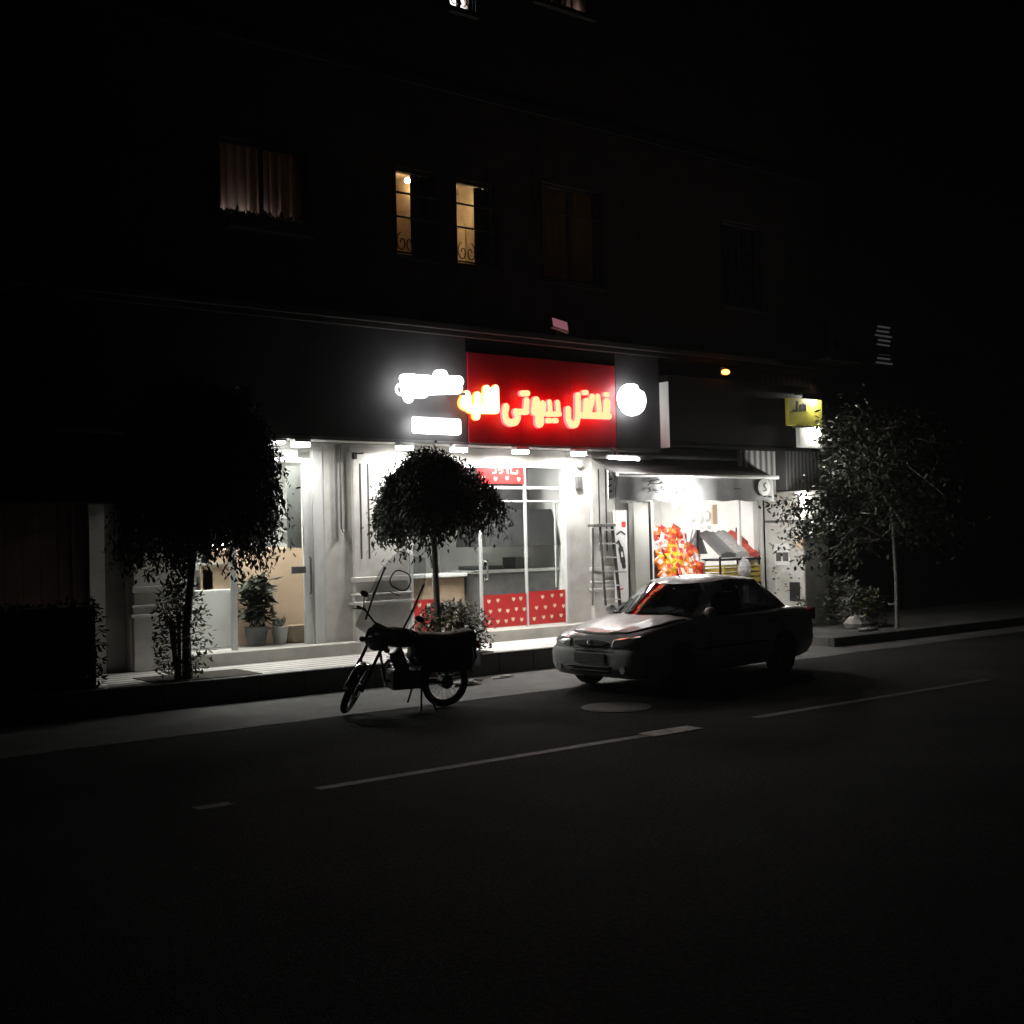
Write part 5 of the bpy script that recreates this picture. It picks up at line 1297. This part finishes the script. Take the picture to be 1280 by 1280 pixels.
# frame, tank, seat, engine
b = MB().tube([(WB - .36, 0, .95), (WB - .28, 0, .78)], .035, 10).tube([(WB - .34, 0, .90), (.55, 0, .80), (.1, 0, .76), (-.22, 0, .78)], .02, 8)
b.tube([(WB - .30, 0, .80), (.78, 0, .38), (.3, 0, .30)], .018, 8)
for y in (-.11, .11): b.tube([(0, y, .312), (.38, y * .8, .36)], .018, 8).tube([(0, y * 1.05, .33), (.1, y * 1.05, .70)], .026, 10)
b.build('frame', M['blackmetal'], bk, smooth=True)
tk = []
for x, w, z0, z1 in ((.36, .07, .80, .88), (.42, .12, .77, .96), (.55, .15, .76, 1.0), (.68, .155, .77, 1.02), (.78, .13, .80, 1.01), (.84, .07, .86, .96)):
    tk.append([(x, w * math.cos(a), (z0 + z1) / 2 + (z1 - z0) / 2 * math.sin(a)) for a in [2 * math.pi * i / 16 for i in range(16)]])
MB().loft(tk).build('fuel_tank', M['blackmetal'], bk, smooth=True)
stl = []
for x, w, z0, z1 in ((.42, .10, .82, .88), (.3, .13, .80, .89), (.05, .14, .80, .90), (-.2, .13, .81, .93), (-.32, .10, .83, .93)):
    stl.append([(x, w * math.copysign(abs(math.cos(a)) ** .6, math.cos(a)), (z0 + z1) / 2 + (z1 - z0) / 2 * math.copysign(abs(math.sin(a)) ** .6, math.sin(a))) for a in [2 * math.pi * i / 16 for i in range(16)]])
MB().loft(stl).build('seat', M['black'], bk, smooth=True)
# woven saddlebag across the seat
sbm = mat('dark_woven_bag', (.03, .03, .03), .9, .4, 30, .5, 60)
rg = []
for k in range(13):
    t = k / 12; x = -.33 + .76 * t; sag = -.035 * math.sin(math.pi * min(1, t * 1.25)); e_ = min(1, 7 * t, 7 * (1 - t)) ** .5
    zt_ = .945 + sag - .02 * t; zb_ = .50 - .03 * math.sin(math.pi * t) + .12 * (1 - e_)
    half = [(0, zt_), (.10, zt_ - .006), (.19, zt_ - .05), (.27 * e_ + .02, zt_ - .17), (.30 * e_ + .03, zt_ - .3), (.28 * e_ + .03, zb_ + .02), (.21, zb_)]
    rg.append([(x, -y, z) for y, z in half[::-1]] + [(x, y, z) for y, z in half[1:]] + [(x, .165, zb_ + .06), (x, .15, zt_ - .05), (x, -.15, zt_ - .05), (x, -.165, zb_ + .06)])
MB().loft(rg).build('saddlebag', sbm, bk, smooth='all')
rg = []
for k in range(9):
    t = k / 8; x = -.30 + .70 * t; zz = .957 - .035 * math.sin(math.pi * min(1, (.04 + .92 * t) * 1.25)) - .02 * t
    rg.append([(x, y, zz - 1.2 * y * y) for y in (-.13, -.08, 0, .08, .13)])
o = MB().loft(rg, closed=False, caps=False).build('bag_rim_highlight', mat('pale_highlight', (.3, .29, .28), .9, .3, 12), bk, smooth='all'); sd = o.modifiers.new('t', 'SOLIDIFY'); sd.thickness = .01  # pale sheet stands in for rim light along the saddlebag's top
b = MB().box(.38, .72, -.12, .12, .28, .5).tube([(.55, 0, .48), (.66, 0, .74)], .085, 14)
for k in range(6): b.tube([(.57 + k * .018, 0, .53 + k * .035), (.575 + k * .018, 0, .54 + k * .035)], .105, 14)
for y in (-.14, .14): b.tube([(.48, y * .8, .39), (.48, y, .39)], .09, 16)
b.build('engine', M['enginemetal'], bk, smooth=True)
MB().tube([(.68, -.05, .66), (.78, -.09, .5), (.72, -.13, .3), (.4, -.15, .26), (.15, -.16, .28), (-.35, -.17, .34)], [.02, .02, .022, .026, .042, .045], 12).build('exhaust', M['chrome'], bk, smooth=True)
rings = []
for i in range(12):
    a = R(10 + i * 14); rings.append([(-.0 + q * math.cos(a), y, .312 + q * math.sin(a)) for y, q in ((-.075, .33), (-.06, .37), (0, .38), (.06, .37), (.075, .33))])
o = MB().loft(rings, closed=False, caps=False).build('rear_mudguard', M['blackmetal'], bk, smooth='all', fix=True); sd = o.modifiers.new('t', 'SOLIDIFY'); sd.thickness = .006
MB().box(-.44, -.36, -.06, .06, .70, .80).build('tail_lamp', M['redlens'], bk, bevel=.015)
MB().box(-.435, -.425, -.12, .12, .48, .66).build('number_plate', M['steel_dark'], bk)
MB().tube([(-.35, -.13, .90), (-.46, -.13, .93), (-.46, .13, .93), (-.35, .13, .90)], .012, 8).build('grab_rail', M['chrome'], bk, smooth=True)
MB().tube([(.32, .1, .34), (.22, .26, .02)], .012, 8).tube([(.22, .26, .02), (.17, .26, .012)], .016, 6).build('side_stand', M['blackmetal'], bk)
MB().tube([(.40, .22, .03), (.36, .12, .3), (.36, -.12, .3), (.40, -.2, .05)], .013, 8).build('centre_stand', M['blackmetal'], bk)
MB().tube([(.4, -.25, .3), (.4, .25, .3)], .013, 8).build('footrest', M['rubber'], bk)
for y in (-.17, .17): MB().ball((-.3, y, .74), .03, .035, .03, 12, 8).build('rear_indicator', M['amber'], bk, smooth=True)
bk.scale = (.95, .95, .95); bk.location = (7.83, 11.53, .004); bk.rotation_euler = (R(-5), 0, R(170))

# thin scattering volume added to give lens-like bloom round the lamps
hz = MB().box(-20, 55, -4, 40, -1.2, 18.5).build('bloom_haze', M['black'], None); hz['kind'] = 'stuff'
hm = bpy.data.materials.new('bloom_haze'); hm.use_nodes = True; nt = hm.node_tree; nt.nodes.clear()
pv = nt.nodes.new('ShaderNodeVolumePrincipled'); pv.inputs['Color'].default_value = (.9, .9, .9, 1); pv.inputs['Density'].default_value = BLOOM_DENSITY; pv.inputs['Anisotropy'].default_value = .35
oo = nt.nodes.new('ShaderNodeOutputMaterial'); nt.links.new(pv.outputs[0], oo.inputs['Volume'])
hz.data.materials.clear(); hz.data.materials.append(hm)
# ================================================================ NIGHT SKY AND RENDER SETTINGS
W = bpy.data.worlds.new('World'); SC.world = W; W.use_nodes = True
nt = W.node_tree; nt.nodes.clear()
sky = nt.nodes.new('ShaderNodeTexSky'); sky.sky_type = 'NISHITA'; sky.sun_disc = False; sky.sun_elevation = R(3); sky.sun_rotation = R(200)
bg = nt.nodes.new('ShaderNodeBackground'); bg.inputs[1].default_value = 0.00003; wo = nt.nodes.new('ShaderNodeOutputWorld')
nt.links.new(sky.outputs[0], bg.inputs[0]); nt.links.new(bg.outputs[0], wo.inputs[0])
sl = bpy.data.lights.new('moon', 'SUN'); sl.energy = 0.0008; sl.angle = R(.5); sl.color = (1, .95, .9)
so = bpy.data.objects.new('moon', sl); COL.objects.link(so); so.rotation_euler = (R(55), 0, R(20))
so['kind'] = 'structure'
SC.view_settings.view_transform = 'Standard'; SC.view_settings.look = 'None'; SC.view_settings.gamma = 1; SC.view_settings.exposure = 1.2
cy = SC.cycles
cy.max_bounces = 6; cy.diffuse_bounces = 3; cy.glossy_bounces = 3; cy.transmission_bounces = 4; cy.transparent_max_bounces = 12
cy.caustics_reflective = False; cy.caustics_refractive = False; cy.sample_clamp_indirect = 4; cy.use_denoising = True
cy.use_light_tree = True
